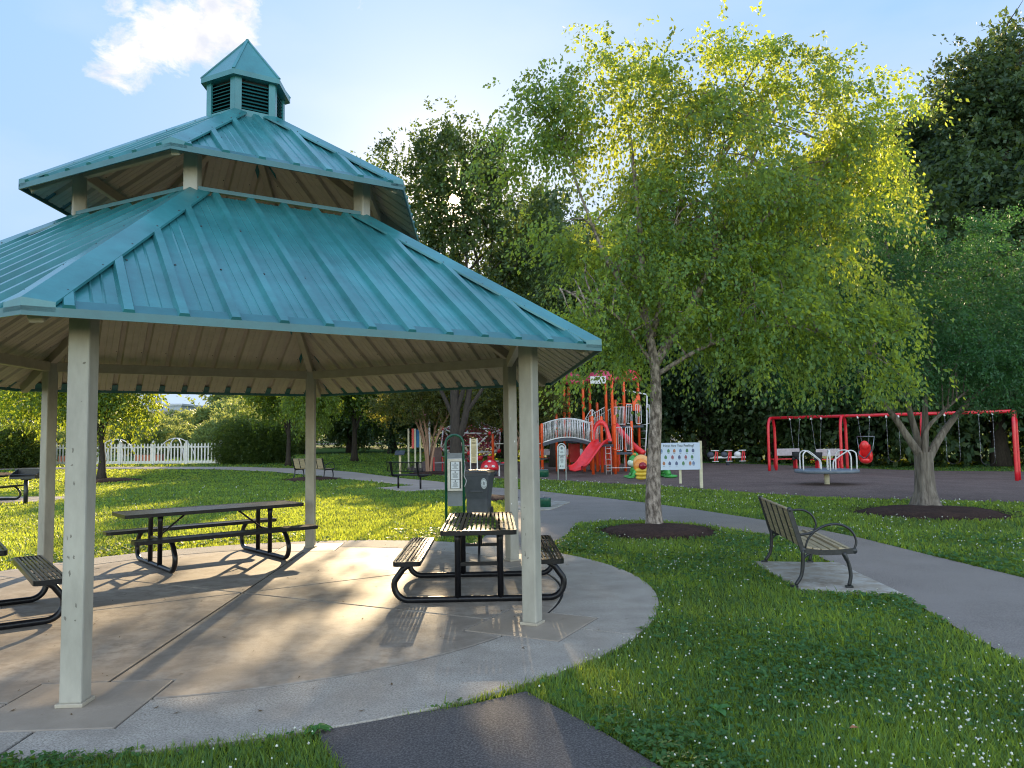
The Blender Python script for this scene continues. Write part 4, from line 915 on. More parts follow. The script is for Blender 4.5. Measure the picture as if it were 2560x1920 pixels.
def in_blobs(n, blobs, rg, shell):
    w = np.array([b[3]*b[4]*b[5] for b in blobs])**.8; idx = rg.choice(len(blobs), n, p=w/w.sum()); Bb = np.array(blobs)[idx]
    d = unit(rg.normal(size=(n,3))); r = rg.random(n)**shell
    return Bb[:,:3]+d*Bb[:,3:6]*r[:,None], d, r
def tree_mesh(blobs, n_twig, per, twig, leaf, droop, m, seed, shell=.45, clump=0, clr=.5, wl=.6, zmin=None, updir=.3, spread=.08, filt=None):
    rg = np.random.default_rng(seed)
    if clump:
        C, d, r = in_blobs(clump, blobs, rg, shell); ci = rg.integers(0,clump,n_twig); cs = clr*(.5+rg.random(clump))
        P0 = C[ci]+rg.normal(size=(n_twig,3))*cs[ci][:,None]*.5; D = unit(d[ci]+unit(rg.normal(size=(n_twig,3)))*.9)
    else: P0, D, r = in_blobs(n_twig, blobs, rg, shell); D = unit(D+unit(rg.normal(size=(n_twig,3)))*.8); ci = np.arange(n_twig)
    D[:,2] += updir; D = unit(D)
    tw = twig*(.5+rg.random(n_twig)); s = (np.arange(per)+.5)/per
    P = P0[:,None,:]+D[:,None,:]*(tw[:,None]*s[None,:])[:,:,None]; P[:,:,2] -= droop*tw[:,None]*(s**1.8)[None,:]
    P = P.reshape(-1,3)+rg.normal(size=(n_twig*per,3))*spread*leaf/.07*.35
    T = np.repeat(D,per,0).copy(); T[:,2] -= droop*1.5*np.tile(s,n_twig)
    A = unit(T+unit(rg.normal(size=T.shape))*.9+np.array([0,0,-.45*min(1,droop)])); B = unit(np.cross(A, rg.normal(size=A.shape)))
    L = leaf*(.65+.7*rg.random(len(P))); cv = rg.normal(size=max(clump,1))*.20
    v = np.clip(.48+.20*rg.normal(size=len(P))+np.repeat(rg.normal(size=n_twig)*.13+(cv[ci] if clump else 0),per),0,1)
    k = np.ones(len(P),bool)
    if zmin is not None: k &= P[:,2] > zmin
    if filt is not None: k &= filt(P)
    return leaves(P[k],A[k],B[k],L[k],L[k]*wl,v[k],'crown',m), P0
def trunk_mb(h, r, lean=(0,0), r_top=.35, flare=1.6, seed=0, seg=12, z0=-.05):
    rr = random.Random(seed); P = []; Q = []
    n = 10
    for i in range(n+1):
        f = i/n; P.append((lean[0]*f+rr.uniform(-.25,.25)*r*f*2, lean[1]*f+rr.uniform(-.25,.25)*r*f*2, z0+f*h))
        Q.append(r*((1-f)+r_top*f)*(1+(flare-1)*max(0,1-f*n/1.3)))
    return MB().tube(P, Q, seg), P
def limb(b, p, q, r, rr, seg=7, sag=.12):
    p, q = Vector(p), Vector(q); L = (q-p).length; m1 = p.lerp(q,.35)+Vector((rr.uniform(-.08,.08)*L, rr.uniform(-.08,.08)*L, sag*L)); m2 = p.lerp(q,.7)+Vector((rr.uniform(-.06,.06)*L, rr.uniform(-.06,.06)*L, sag*L*.8))
    P = smooth([p,m1,m2,q], 4); n = len(P); b.tube(P, [r*(1-.82*i/(n-1)) for i in range(n)], seg, caps=False); return P
def make_tree(name, label, loc, blobs, m, bk, trunk_h, tr, n_twig, per, twig, leaf, droop=.3, seed=0, fork=.5, nl=14, group=None, lean=(0,0), cat='tree', seg=10, sub=2, leaders=(), **k):
    t = thing(name, label, cat, loc, 0, group); rr = random.Random(seed)
    me, P0 = tree_mesh(blobs, n_twig, per, twig, leaf, droop, m, seed, **k)
    o = bpy.data.objects.new('crown', me); COL.objects.link(o); o.parent = t
    b, P = trunk_mb(trunk_h, tr, lean, seed=seed, seg=seg)
    for Q, r in leaders:
        Q = smooth(Q,5); b.tube(Q, [r*(1-.75*i/(len(Q)-1)) for i in range(len(Q))], 10, caps=False)
    for i in range(nl):
        q = P0[rr.randrange(len(P0))]; f = fork+(1-fork)*rr.random(); j = int(f*(len(P)-1)); p = P[j]
        if q[2] < p[2]-.3: p = P[max(3,int(fork*(len(P)-1)))]
        r = tr*(.55-.35*f)*rr.uniform(.7,1.1); LP = limb(b, p, q, max(.02,r), rr)
        for _ in range(sub):
            a = LP[rr.randrange(len(LP)//3, len(LP)-1)]; c = a+Vector((rr.uniform(-1,1),rr.uniform(-1,1),rr.uniform(-.2,.9)))*(twig*1.6+.4); limb(b, a, c, max(.010,r*.35), rr, 5)
    b.build('trunk', bk, t); return t
# birch: the bright tree in front of the playground
bx = [(.2,0,7.6,1.1,1.2,.95),(-.8,.2,7.8,1.1,1.1,.95),(-2.0,.1,7.0,1.0,1.0,.85),(1.5,.1,7.8,1.1,1.2,.9),(3.3,0,7.6,1.15,1.2,.95),(2.4,0,7.9,.8,1.1,.8),(4.3,.1,7.1,1.05,1.0,.8),(4.0,0,5.9,.9,1.2,.7),(1.4,.1,6.2,1.8,1.8,.9),(.2,0,5.9,1.2,1.4,.8),(2.9,-.1,5.6,1.3,1.5,.9),
      (-1.2,.1,4.9,1.0,1.3,.75),(.3,.1,4.8,1.3,1.6,.9),(1.9,.1,4.5,1.3,1.6,.9),(3.3,-.2,4.4,1.0,1.2,.7),(-.4,0,3.7,1.3,1.5,.7),(.9,-.2,3.5,1.4,1.6,.7),(2.4,-.3,3.5,1.3,1.4,.6),(3.7,-.5,2.95,.9,1.0,.45),(2.3,-.4,2.75,1.4,1.2,.35),(-1.0,0,3.0,.7,.8,.4),(4.4,-.4,3.2,.8,.8,.45)]
def birch():
    t = thing('river_birch', 'sunlit birch with bright yellow green leaves and a pale peeling trunk', 'tree', (2.46,13.5,-.03))
    me, P0 = tree_mesh(bx, 6700, 15, .50, .076, 1.05, L_birch, 11, shell=.6, clump=400, clr=.38, wl=.62, updir=.45, spread=.1, zmin=2.05)
    o = bpy.data.objects.new('crown', me); COL.objects.link(o); o.parent = t
    rr = random.Random(5); b = MB()
    P = smooth([(0,0,-.05),(-.02,0,.5),(.02,0,1.3),(.08,0,2.2),(.06,0,3.0),(-.08,.05,4.0),(-.1,.1,5.4),(-.25,.1,7.2)], 4); n = len(P)
    b.tube(P, [.155*(1-.80*i/(n-1))*(1+.35*max(0,1-i/1.5)) for i in range(n)], 14)
    main = [((.08,0,2.9),(.9,-.1,4.2),(1.5,0,5.6),(2.3,.1,7.3),.085),((.05,0,3.4),(.5,.1,4.9),(.7,.2,6.0),(.9,.1,7.9),.06),((1.0,-.1,4.4),(2.0,0,5.4),(3.1,0,6.2),(4.2,0,7.0),.05),((-.05,0,3.6),(-.7,.1,4.8),(-1.1,.2,5.9),(-1.6,.2,7.4),.05),((.08,0,2.7),(1.0,-.3,3.2),(2.3,-.4,3.5),(3.6,-.5,3.0),.045),((.5,.1,4.9),(1.2,.1,6.0),(1.5,.2,7.0),(1.6,.2,8.4),.04),((-.02,0,3.0),(-.6,-.3,3.7),(-1.1,-.4,4.0),(-1.6,-.4,4.2),.035)]
    limbs = []
    for *q, r in main:
        Q = smooth(q, 5); n = len(Q); b.tube(Q, [r*(1-.8*i/(n-1)) for i in range(n)], 8, caps=False); limbs.append((Q, r))
    for i in range(130):
        Q, r = limbs[rr.randrange(len(limbs))]; a = Q[rr.randrange(3, len(Q))]; near = min([P0[rr.randrange(len(P0))] for _ in range(14)], key=lambda p: (Vector(p)-a).length); limb(b, a, near, .022, rr, 5)
    b.build('trunk', barkb, t)
birch()
def cypress():
    t = thing('broad_tree', 'dark green feathery tree with a thick pale fluted trunk at right', 'tree', (8.72,16.3,-.08))
    bl = [(0,0,4.9,2.2,2.0,1.5),(-1.0,.1,3.8,1.7,1.9,1.1),(2.6,0,4.0,2.0,2.0,1.4),(1.2,0,3.4,2.3,2.0,.9),(-.8,0,6.2,.9,1.0,1.5),(3.8,.2,3.6,1.5,1.6,1.0),(-2.0,0,3.0,1.0,1.3,.7),(2.0,.2,5.4,1.0,1.0,.9),(2.4,-.5,2.6,1.8,1.2,.5),(.2,-.8,3.0,1.8,1.0,.6)]
    me, P0 = tree_mesh(bl, 5200, 22, .46, .070, .55, L_cyp, 21, shell=.6, clump=300, clr=.40, wl=.36, updir=.30, spread=.11, zmin=2.0)
    o = bpy.data.objects.new('crown', me); COL.objects.link(o); o.parent = t; b = MB(); rr = random.Random(9)
    # fluted, flared base
    V = []; seg = 28; prof = [(-.05,.40),(.05,.34),(.2,.26),(.45,.20),(.8,.18),(1.1,.175),(1.25,.18)]
    for z, r in prof:
        for k in range(seg):
            a = 2*PI*k/seg; f = 1+(.16 if z < .3 else .06)*math.sin(5*a+.7)+.04*math.sin(9*a+2); V.append((r*f*math.cos(a), r*f*math.sin(a), z))
    b.add(V, [(i*seg+k,i*seg+(k+1)%seg,(i+1)*seg+(k+1)%seg,(i+1)*seg+k) for i in range(len(prof)-1) for k in range(seg)], 0, True)
    for q, r in (([(0,0,1.05),(-.28,.0,1.5),(-.62,.0,2.05),(-1.1,0,2.7),(-1.6,0,3.4)],.095),([(.05,0,1.05),(.32,0,1.5),(.70,.05,1.95),(1.3,.1,2.5),(2.1,.1,3.1)],.10),([(0,.05,1.0),(-.08,.1,1.6),(-.2,.15,2.3),(-.3,.1,3.5),(-.6,0,6)],.085),([(.03,.05,1.1),(.12,.12,1.8),(.2,.15,2.6),(.5,.2,4.2)],.09),([(0,-.05,1.15),(.02,-.1,1.7),(.35,-.2,2.1),(.9,-.3,2.6)],.06)):
        Q = smooth(q,6); n = len(Q); b.tube(Q, [r*(1-.7*i/(n-1)) for i in range(n)], 12, caps=False)
        for i in range(5):
            a = Q[rr.randrange(n//2,n)]; near = min([P0[rr.randrange(len(P0))] for _ in range(10)], key=lambda p: (Vector(p)-a).length); limb(b, a, near, .02, rr, 5)
    b.build('trunk', barkc, t)
cypress()
# the tree the sun shines through
def sungap(P):        # a chink in the crown where the low sun gets through
    q = np.random.default_rng(2).random(len(P)); C = np.floor(P*2.6).astype(int); hc = (np.abs(C[:,0]*73856093 ^ C[:,1]*19349663 ^ C[:,2]*83492791) % 997)/997.
    low = np.where(P[:,2] < 8.7, np.where(P[:,0] < .9, .52, np.where(P[:,0] > 2.4, .6, .9)), 1.0)
    o = np.array([2.25,-30.3,1.63]); d = np.array(SD); v = P-o; r = np.linalg.norm(v-(v@d)[:,None]*d, axis=1); return (hc < low) & ((r > .24) | ((r > .11) & (q < .22))) & ((r > .6) | (np.random.default_rng(1).random(len(P)) < .35+.9*r))
make_tree('dark_maple', 'tall dark tree with the sun glinting through its crown', (-2.25,30.3,-.03), [(0,0,11.4,1.8,1.9,2.3),(-2.2,0,11.2,1.1,1.4,1.7),(-1.2,.2,12.4,.9,1,1.5),(1.2,.2,12.0,1.1,1.5,1.8),(2.4,.1,9.8,1.3,1.6,1.7),(-2.3,0,8.6,1.6,1.7,1.5),(0,0,8.2,2.4,2.0,1.6),(2.4,.2,7.8,1.5,1.6,1.4),(-.5,0,13.6,.55,.6,1.1),(.5,0,13.5,.5,.5,1.1),(-2.4,0,12.8,.4,.5,1.1),(-1.5,0,13.2,.4,.4,1.0),(2.0,0,11.7,.45,.5,1.0),(-3.4,0,8.0,1.1,1.5,1.0),(3.6,0,8.0,1.3,1.5,1.3),(1.6,0,6.9,1.4,1.5,.9),(-3.3,0,9.6,.9,1.2,1.1),(3.8,.2,10.2,1.1,1.3,1.5)],
    L_dark, bark, 8.5, .24, 3900, 15, .75, .145, .15, 31, fork=.28, nl=26, shell=.6, clump=380, clr=.6, updir=.7, filt=sungap,
    leaders=[([(.02,0,1.5),(.35,0,2.4),(.6,.05,3.8),(1.1,.1,6.0),(1.5,.1,9.0)],.17),([(-.05,0,2.4),(-.5,0,3.4),(-1.3,0,5.0),(-2.3,0,7.5)],.10),([(.3,0,2.5),(1.0,0,3.5),(1.8,.1,5.0),(2.6,.1,7.5)],.09),([(0,0,2.6),(-.1,.2,4.5),(-.6,.3,8)],.12)])
FG = 'forest trees behind the playground'
fp = make_tree('forest_tree', 'tall dark forest tree behind the orange play structure', (2.6,50,-.03), [(0,0,6.5,3.0,2.6,3.6),(-1.6,0,4.0,2.0,2.0,2.2),(1.6,0,4.4,2.0,2.0,2.4),(0,0,9.6,2.0,2.0,2.2),(.8,0,2.6,2.6,2.2,1.7),(-1.4,0,8,1.6,1.5,1.6)],
    L_dark, bark, 9, .24, 2700, 14, 1.0, .25, .3, 41, fork=.3, nl=14, shell=.5, clump=260, clr=.7, updir=.2, group=FG)
fo = make_tree('forest_tree', 'broad forest tree behind the feelings board', (8.2,49,-.03), [(0,0,7.2,3.4,3.0,2.8),(-2.0,0,5.2,2.0,2.0,2.0),(2.0,0,5.6,2.2,2.2,2.2),(.5,0,9.8,2.2,2.2,1.9),(-.6,0,3.0,2.8,2.2,1.7)],
    L_oak, bark, 9, .28, 2700, 14, 1.0, .25, .45, 42, fork=.3, nl=14, shell=.5, clump=230, clr=.75, updir=.1, group=FG)
rr = random.Random(77)
names_ = ['left of the swing frame','behind the seesaw','over the left swing bay','above the middle of the swing frame','behind the harness swing','right of the broad trunk','at the right edge behind the swings','behind the play structure roof','between slide and feelings board','rising behind the birch top','in the back row behind the seesaw','in the back row over the swings','in the far right back row','at the far right behind the last swing','behind the rope climber','in the back row left of the birch','in the back row behind the birch','in the deep back row at right','directly behind the gap between maple and birch']
spots = [(12.0,48,1.08),(15.5,46,1.12),(19.0,44,1.12),(22.5,42.5,1.2),(26,41,1.2),(29.5,39,1.25),(32.5,36,1.3),(5.3,51,1.1),(-.8,52,.84),(10.2,56,1.30),(16.8,54,1.45),(22.5,51,1.55),(29,49,1.6),(34,46,1.6),(-4.6,54,.74),(3.2,58,1.16),(6.8,60,1.26),(38,50,1.6),(2.5,45,1.2)]
for i, (x, y, s_) in enumerate(spots):
    src = fp if i % 2 else fo; k = .72 if i == len(spots)-1 else 1; dup(src, (x,y,tz(x,y)), rr.uniform(0,6.28), 'forest tree %s' % names_[i], FG, (k*s_*rr.uniform(1.0,1.2),k*s_*rr.uniform(1.0,1.2),s_*1.14), 'tree')
# the two giants at right
make_tree('tall_oak', 'tallest oak at the right edge with sunlit upper crown', (30.6,44,-.2), [(.5,0,21,4.6,4.2,4.0),(-3,0,17,3.2,3.0,2.4),(-2.6,0,20.0,2.4,2.4,2.4),(2.0,0,25.2,2.6,2.4,2.2),(-3.4,0,22,1.5,1.6,1.2),(2,0,16,4.5,3.6,3.2),(-4.2,0,14.2,2.6,2.4,1.5),(-1,0,11,4.0,3.0,1.8),(2,0,8,4,3,2)],
    L_oak, bark, 19, .5, 4200, 15, 1.2, .30, .35, 51, fork=.3, nl=34, shell=.62, clump=300, clr=1.1, updir=.3, sub=3)
make_tree('tall_oak', 'second tall oak left of the tallest one with bare lower limbs', (27.2,50,-.2), [(0,0,18.5,3.4,3.0,2.8),(-2.4,0,17.2,1.6,1.6,1.3),(2.5,0,21,2.6,2.4,2.4),(-3,0,14.5,2.6,2.4,1.8),(1.5,0,13,3.4,3,2.2),(-1,0,10.5,3.4,3,1.6),(-4.0,0,12.2,2.0,2.0,1.4),(-.8,0,21.2,1.6,1.6,1.3)],
    L_oak, bark, 15, .42, 3600, 15, 1.2, .30, .35, 52, fork=.3, nl=26, shell=.62, clump=210, clr=1.0, updir=.3, sub=3)
make_tree('forest_tree', 'dark tree between the sunlit maple and the birch', (2.2,41,-.03), [(2.8,.2,11.0,1.8,1.8,2.6),(0,0,10.6,2.4,2.2,3.0),(-1.2,0,7.5,2.2,2.0,2.2),(1.2,0,6.6,2.4,2.2,2.4),(0,0,12.6,1.2,1.2,1.3),(2.2,.3,8.6,1.6,1.6,2.2)],
    L_dark, bark, 9, .22, 2500, 14, .85, .19, .2, 61, fork=.3, nl=16, shell=.55, clump=260, clr=.85, updir=.4, group=FG)
# left and middle distance
make_tree('lawn_maple', 'maple on the left lawn with backlit leaves behind the left front post', (-17.9,33.4,tz(-17.9,33.4)), [(-.8,0,5.2,3.2,3.0,2.0),(1.0,0,3.9,1.7,2.0,1.0),(-3.4,0,3.9,2.4,2.2,1.1),(-.8,0,6.9,2.2,2.2,1.2),(0,-1,3.5,1.9,1.4,.8)],
    L_maple, bark, 4.5, .16, 2300, 13, .75, .155, .5, 71, fork=.42, nl=18, shell=.55, clump=190, clr=.7, updir=.1, group='lawn maples')
lm = make_tree('lawn_maple', 'slender maple right of the big rounded hedge', (-12.3,42,tz(-12.3,42)), [(0,0,4.9,2.1,2.2,1.7),(-1.1,0,4.1,1.2,1.5,.9),(1.2,0,4.0,1.4,1.6,1.2),(0,0,6.2,1.5,1.5,1.1)],
    L_maple, bark, 4, .14, 1700, 13, .7, .155, .4, 72, fork=.35, nl=16, shell=.55, clump=150, clr=.65, updir=.1, group='lawn maples')
dup(lm, (-8.55,32.5,-.03), 2.1, 'slender maple beside the far tan bench', 'lawn maples', (.55,.55,.85), 'tree')
dup(lm, (-26.9,38.4,tz(-26.9,38.4)), .7, 'maple at the left edge beyond the grill', 'lawn maples', (1.5,1.4,1.25), 'tree')
dup(lm, (-9.4,45.5,tz(-9.4,45.5)), 4.0, 'bright maple beyond the far tan bench', 'lawn maples', (1.3,1.3,1.05), 'tree')
dup(lm, (-16.0,60,tz(-16,60)), 5.0, 'pale bright tree on the far lawn behind the hedge', 'lawn maples', (1.8,1.8,1.25), 'tree')
dk = dup(fp, (-13.2,62,tz(-13.2,62)), 1.0, 'dark spreading tree beyond the green lawn in front of the parked sedan', 'dark trees beyond the lawn', (.95,.95,.85), 'tree')
for x, y, r_, s_, lb in ((-16.6,80,2,.95,'dark tree beside the parked sedan'),(-9.0,57,3,.85,'dark tree left of the multi stemmed tree'),(-5.2,60,4,.9,'dark tree behind the dark maple trunk'),(-11.6,74,.3,1.1,'dark tree in the back row beyond the lawn')): dup(fo if r_ > 2 else fp, (x,y,tz(x,y)), r_, lb, 'dark trees beyond the lawn', (s_*1.1,s_*1.1,s_*.85), 'tree')
def myrtle(name, label, loc, blobs, seed, stems, n=2000):
    t = thing(name, label, 'tree', loc, 0, 'multi stemmed crape myrtles'); me, P0 = tree_mesh(blobs, n, 13, .4, .105, .2, L_myrtle, seed, shell=.5, clump=200, clr=.45, updir=.4)
    o = bpy.data.objects.new('crown', me); COL.objects.link(o); o.parent = t; b = MB(); rr = random.Random(seed)
    for i in range(stems):
        a = 2*PI*i/stems+rr.uniform(-.3,.3); q = rr.uniform(.5,1.1); Q = smooth([(.08*math.cos(a),.08*math.sin(a),-.05),(.2*q*math.cos(a),.2*q*math.sin(a),.8),(.5*q*math.cos(a),.4*q*math.sin(a),1.7),(1.3*q*math.cos(a),1.1*q*math.sin(a),3.0)],5); b.tube(Q, [.065*(1-.6*k/(len(Q)-1)) for k in range(len(Q))], 8, caps=False)
        for _ in range(4):
            c = Q[rr.randrange(8,len(Q))]; limb(b, c, c+Vector((rr.uniform(-.6,.6),rr.uniform(-.5,.5),rr.uniform(.4,1.2))), .022, rr, 5)
    b.build('trunk', barkm, t)
myrtle('crape_myrtle', 'multi stemmed crape myrtle with bare curving stems and backlit crown', (-3.85,35.0,-.0), [(0,0,3.7,1.9,1.8,1.0),(-1.4,0,3.2,1.2,1.3,.8),(1.2,0,3.3,1.2,1.3,.8),(0,0,4.5,1.3,1.3,.7)], 81, 8)
myrtle('crape_myrtle', 'darker crape myrtle half hidden behind the right pavilion posts', (.0,36.5,-.0), [(0,0,3.5,1.9,1.8,1.1),(-1.5,0,3.0,1.2,1.3,.9),(1.3,0,3.0,1.2,1.3,.9),(0,0,4.5,1.4,1.3,.8)], 82, 6)
# hedges
def hedge(label, loc, blobs, seed, n, leaf=.13, m=None, cat='hedge', grp=None, name='hedge'):
    t = thing(name, label, cat, loc, 0, grp); me, P0 = tree_mesh(blobs, n, 10, .28, leaf, 0, m or L_hedge, seed, shell=.16, updir=.1, zmin=0)
    o = bpy.data.objects.new('foliage', me); COL.objects.link(o); o.parent = t
    b = MB(); rr = random.Random(seed)
    for i in range(10): x, y = rr.uniform(-1,1)*blobs[0][3]*.6, rr.uniform(-.4,.4); limb(b, (x*.7,y,-.05), (x,y*2,blobs[0][2]*1.2), .04, rr, 6)
    b.build('stems', bark, t); return t
hedge('big rounded hedge at the right end of the picket fence', (-15.3,45,tz(-15.3,45)), [(-1.0,0,1.35,1.25,1.2,1.6),(1.0,0,1.25,1.25,1.2,1.5),(0,0,1.4,1.5,1.2,1.4),(-.3,0,.7,2.0,1.2,.8),(.6,0,.7,1.8,1.2,.8)], 91, 6200, .10).scale = (.97,1,.86)
hedge('clipped dark hedge left of the picket fence', (-29.2,44.0,tz(-29.2,44)), [(-.3,0,1.1,2.2,1.1,1.2),(.9,0,1.2,1.3,1.1,1.15),(-1.8,0,1.1,1.4,1.1,1.2),(0,0,.6,2.6,1.1,.7)], 92, 4600, .11)
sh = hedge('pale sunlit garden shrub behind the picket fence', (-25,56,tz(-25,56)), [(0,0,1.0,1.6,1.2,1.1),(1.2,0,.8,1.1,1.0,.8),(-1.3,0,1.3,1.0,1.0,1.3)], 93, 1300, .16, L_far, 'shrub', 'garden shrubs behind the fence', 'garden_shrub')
rr = random.Random(5)
for i, (x, y, s_, w) in enumerate(((-30,52,1.0,'left of the first fence post'),(-21,54,1.1,'behind the smaller hoop trellis'),(-34,57,1.3,'at the far left of the garden'),(-28.5,62,1.5,'in the second garden row, left'),(-23,66,1.6,'in the second garden row, middle'),(-18.5,62,1.4,'in the second garden row, right'),(-38,70,2.0,'at the back left of the garden'),(-31,76,1.9,'at the back of the garden below the office building'),(-25.5,80,2.2,'at the back of the garden near the gap of sky'),(-44,60,2.0,'near the left clipped hedge'))):
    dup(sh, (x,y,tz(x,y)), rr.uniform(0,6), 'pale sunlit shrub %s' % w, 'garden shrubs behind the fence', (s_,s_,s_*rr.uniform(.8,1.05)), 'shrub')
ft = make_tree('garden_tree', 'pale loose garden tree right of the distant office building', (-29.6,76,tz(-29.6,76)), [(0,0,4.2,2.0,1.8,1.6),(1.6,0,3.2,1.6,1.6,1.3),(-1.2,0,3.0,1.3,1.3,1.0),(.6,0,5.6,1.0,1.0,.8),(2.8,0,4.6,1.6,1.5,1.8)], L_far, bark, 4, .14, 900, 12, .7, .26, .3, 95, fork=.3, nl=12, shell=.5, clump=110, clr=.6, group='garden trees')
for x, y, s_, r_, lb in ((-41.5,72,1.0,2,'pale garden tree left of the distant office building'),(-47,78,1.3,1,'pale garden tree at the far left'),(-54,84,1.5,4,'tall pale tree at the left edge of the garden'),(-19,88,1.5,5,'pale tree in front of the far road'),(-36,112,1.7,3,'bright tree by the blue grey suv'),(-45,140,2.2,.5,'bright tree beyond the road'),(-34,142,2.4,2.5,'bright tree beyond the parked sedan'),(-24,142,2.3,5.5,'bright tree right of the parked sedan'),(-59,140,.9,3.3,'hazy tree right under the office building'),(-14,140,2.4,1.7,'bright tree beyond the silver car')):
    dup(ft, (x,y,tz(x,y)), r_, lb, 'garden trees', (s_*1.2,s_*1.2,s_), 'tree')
ft.scale = (.8,.8,.72)
def wood():
    bl = []; rg = random.Random(12)
    for i in range(40):
        x = 0+i*1.35+rg.uniform(-.5,.5); y = 62-.18*x+rg.uniform(-2,2); h = 6+.16*i+rg.uniform(-1,1); bl.append((x,y,h*.5,2.4,1.8,h*.5))
    for i in range(26):
        x = 6+i*1.1; y = 47.5-.22*(x-6)+rg.uniform(-.8,.8); bl.append((x,y,1.0,1.3,1.0,1.3))
    me, _ = tree_mesh(bl, 5200, 11, .9, .34, .2, L_dark, 13, shell=.3, updir=.2, zmin=-.3); o = bpy.data.objects.new('wood_edge', me); COL.objects.link(o); tag(o, 'dense dark undergrowth and wood edge behind the playground', 'wood', kind='stuff')
    bl = [(-150+i*7,175+rg.uniform(-8,8),4.5+rg.uniform(-1,1),6,4,4.5) for i in range(50) if not -72 < (-150+i*7)*150/175 < -58]
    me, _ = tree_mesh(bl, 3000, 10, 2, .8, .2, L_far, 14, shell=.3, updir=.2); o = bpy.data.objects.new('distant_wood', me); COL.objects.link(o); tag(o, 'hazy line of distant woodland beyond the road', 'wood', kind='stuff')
wood()
# ---------------------------------------------------------------- grass and clover
def keep_lawn(P, grow=0):
    k = np.ones(len(P), bool)
    k &= np.hypot(P[:,0]-PC[0], P[:,1]-PC[1]) > PR-.02
    for poly in (PATH, SIDE, SPUR, MULCH, BP1, BP2, [(.1,19.6),(.72,19.9),(1.4,19.1),(.85,17.3),(.1,16.8)], [(-17.2,20.8),(-13.6,22.0),(-13.2,23.8),(-17.2,24.4)])+tuple(RINGS): k &= ~inpoly(P, poly)
    return k
def sample(n, d0, d1, a0, a1, rg, pw=1.0):
    u = rg.random(n); d = d0*(d1/d0)**u if pw == 1 else (d0**(-pw+1)+(d1**(-pw+1)-d0**(-pw+1))*u)**(1/(1-pw))
    a = R(a0)+(R(a1)-R(a0))*rg.random(n); return np.stack([d*np.sin(a), d*np.cos(a)],1)
def tzv(P):
    x, y = P[:,0], P[:,1]; s = np.clip((4-x)/10,0,1); z = np.full(len(P),-.03)
    z += np.where(y > 32, s*((np.minimum(y,48)-32)*.03+np.maximum(0,y-48)*.0138), 0)
    z -= np.where((x > 12)&(y > 12), np.where(x < 20, .035*(x-12), .28)*np.minimum(1,(y-12)/8), 0); return z
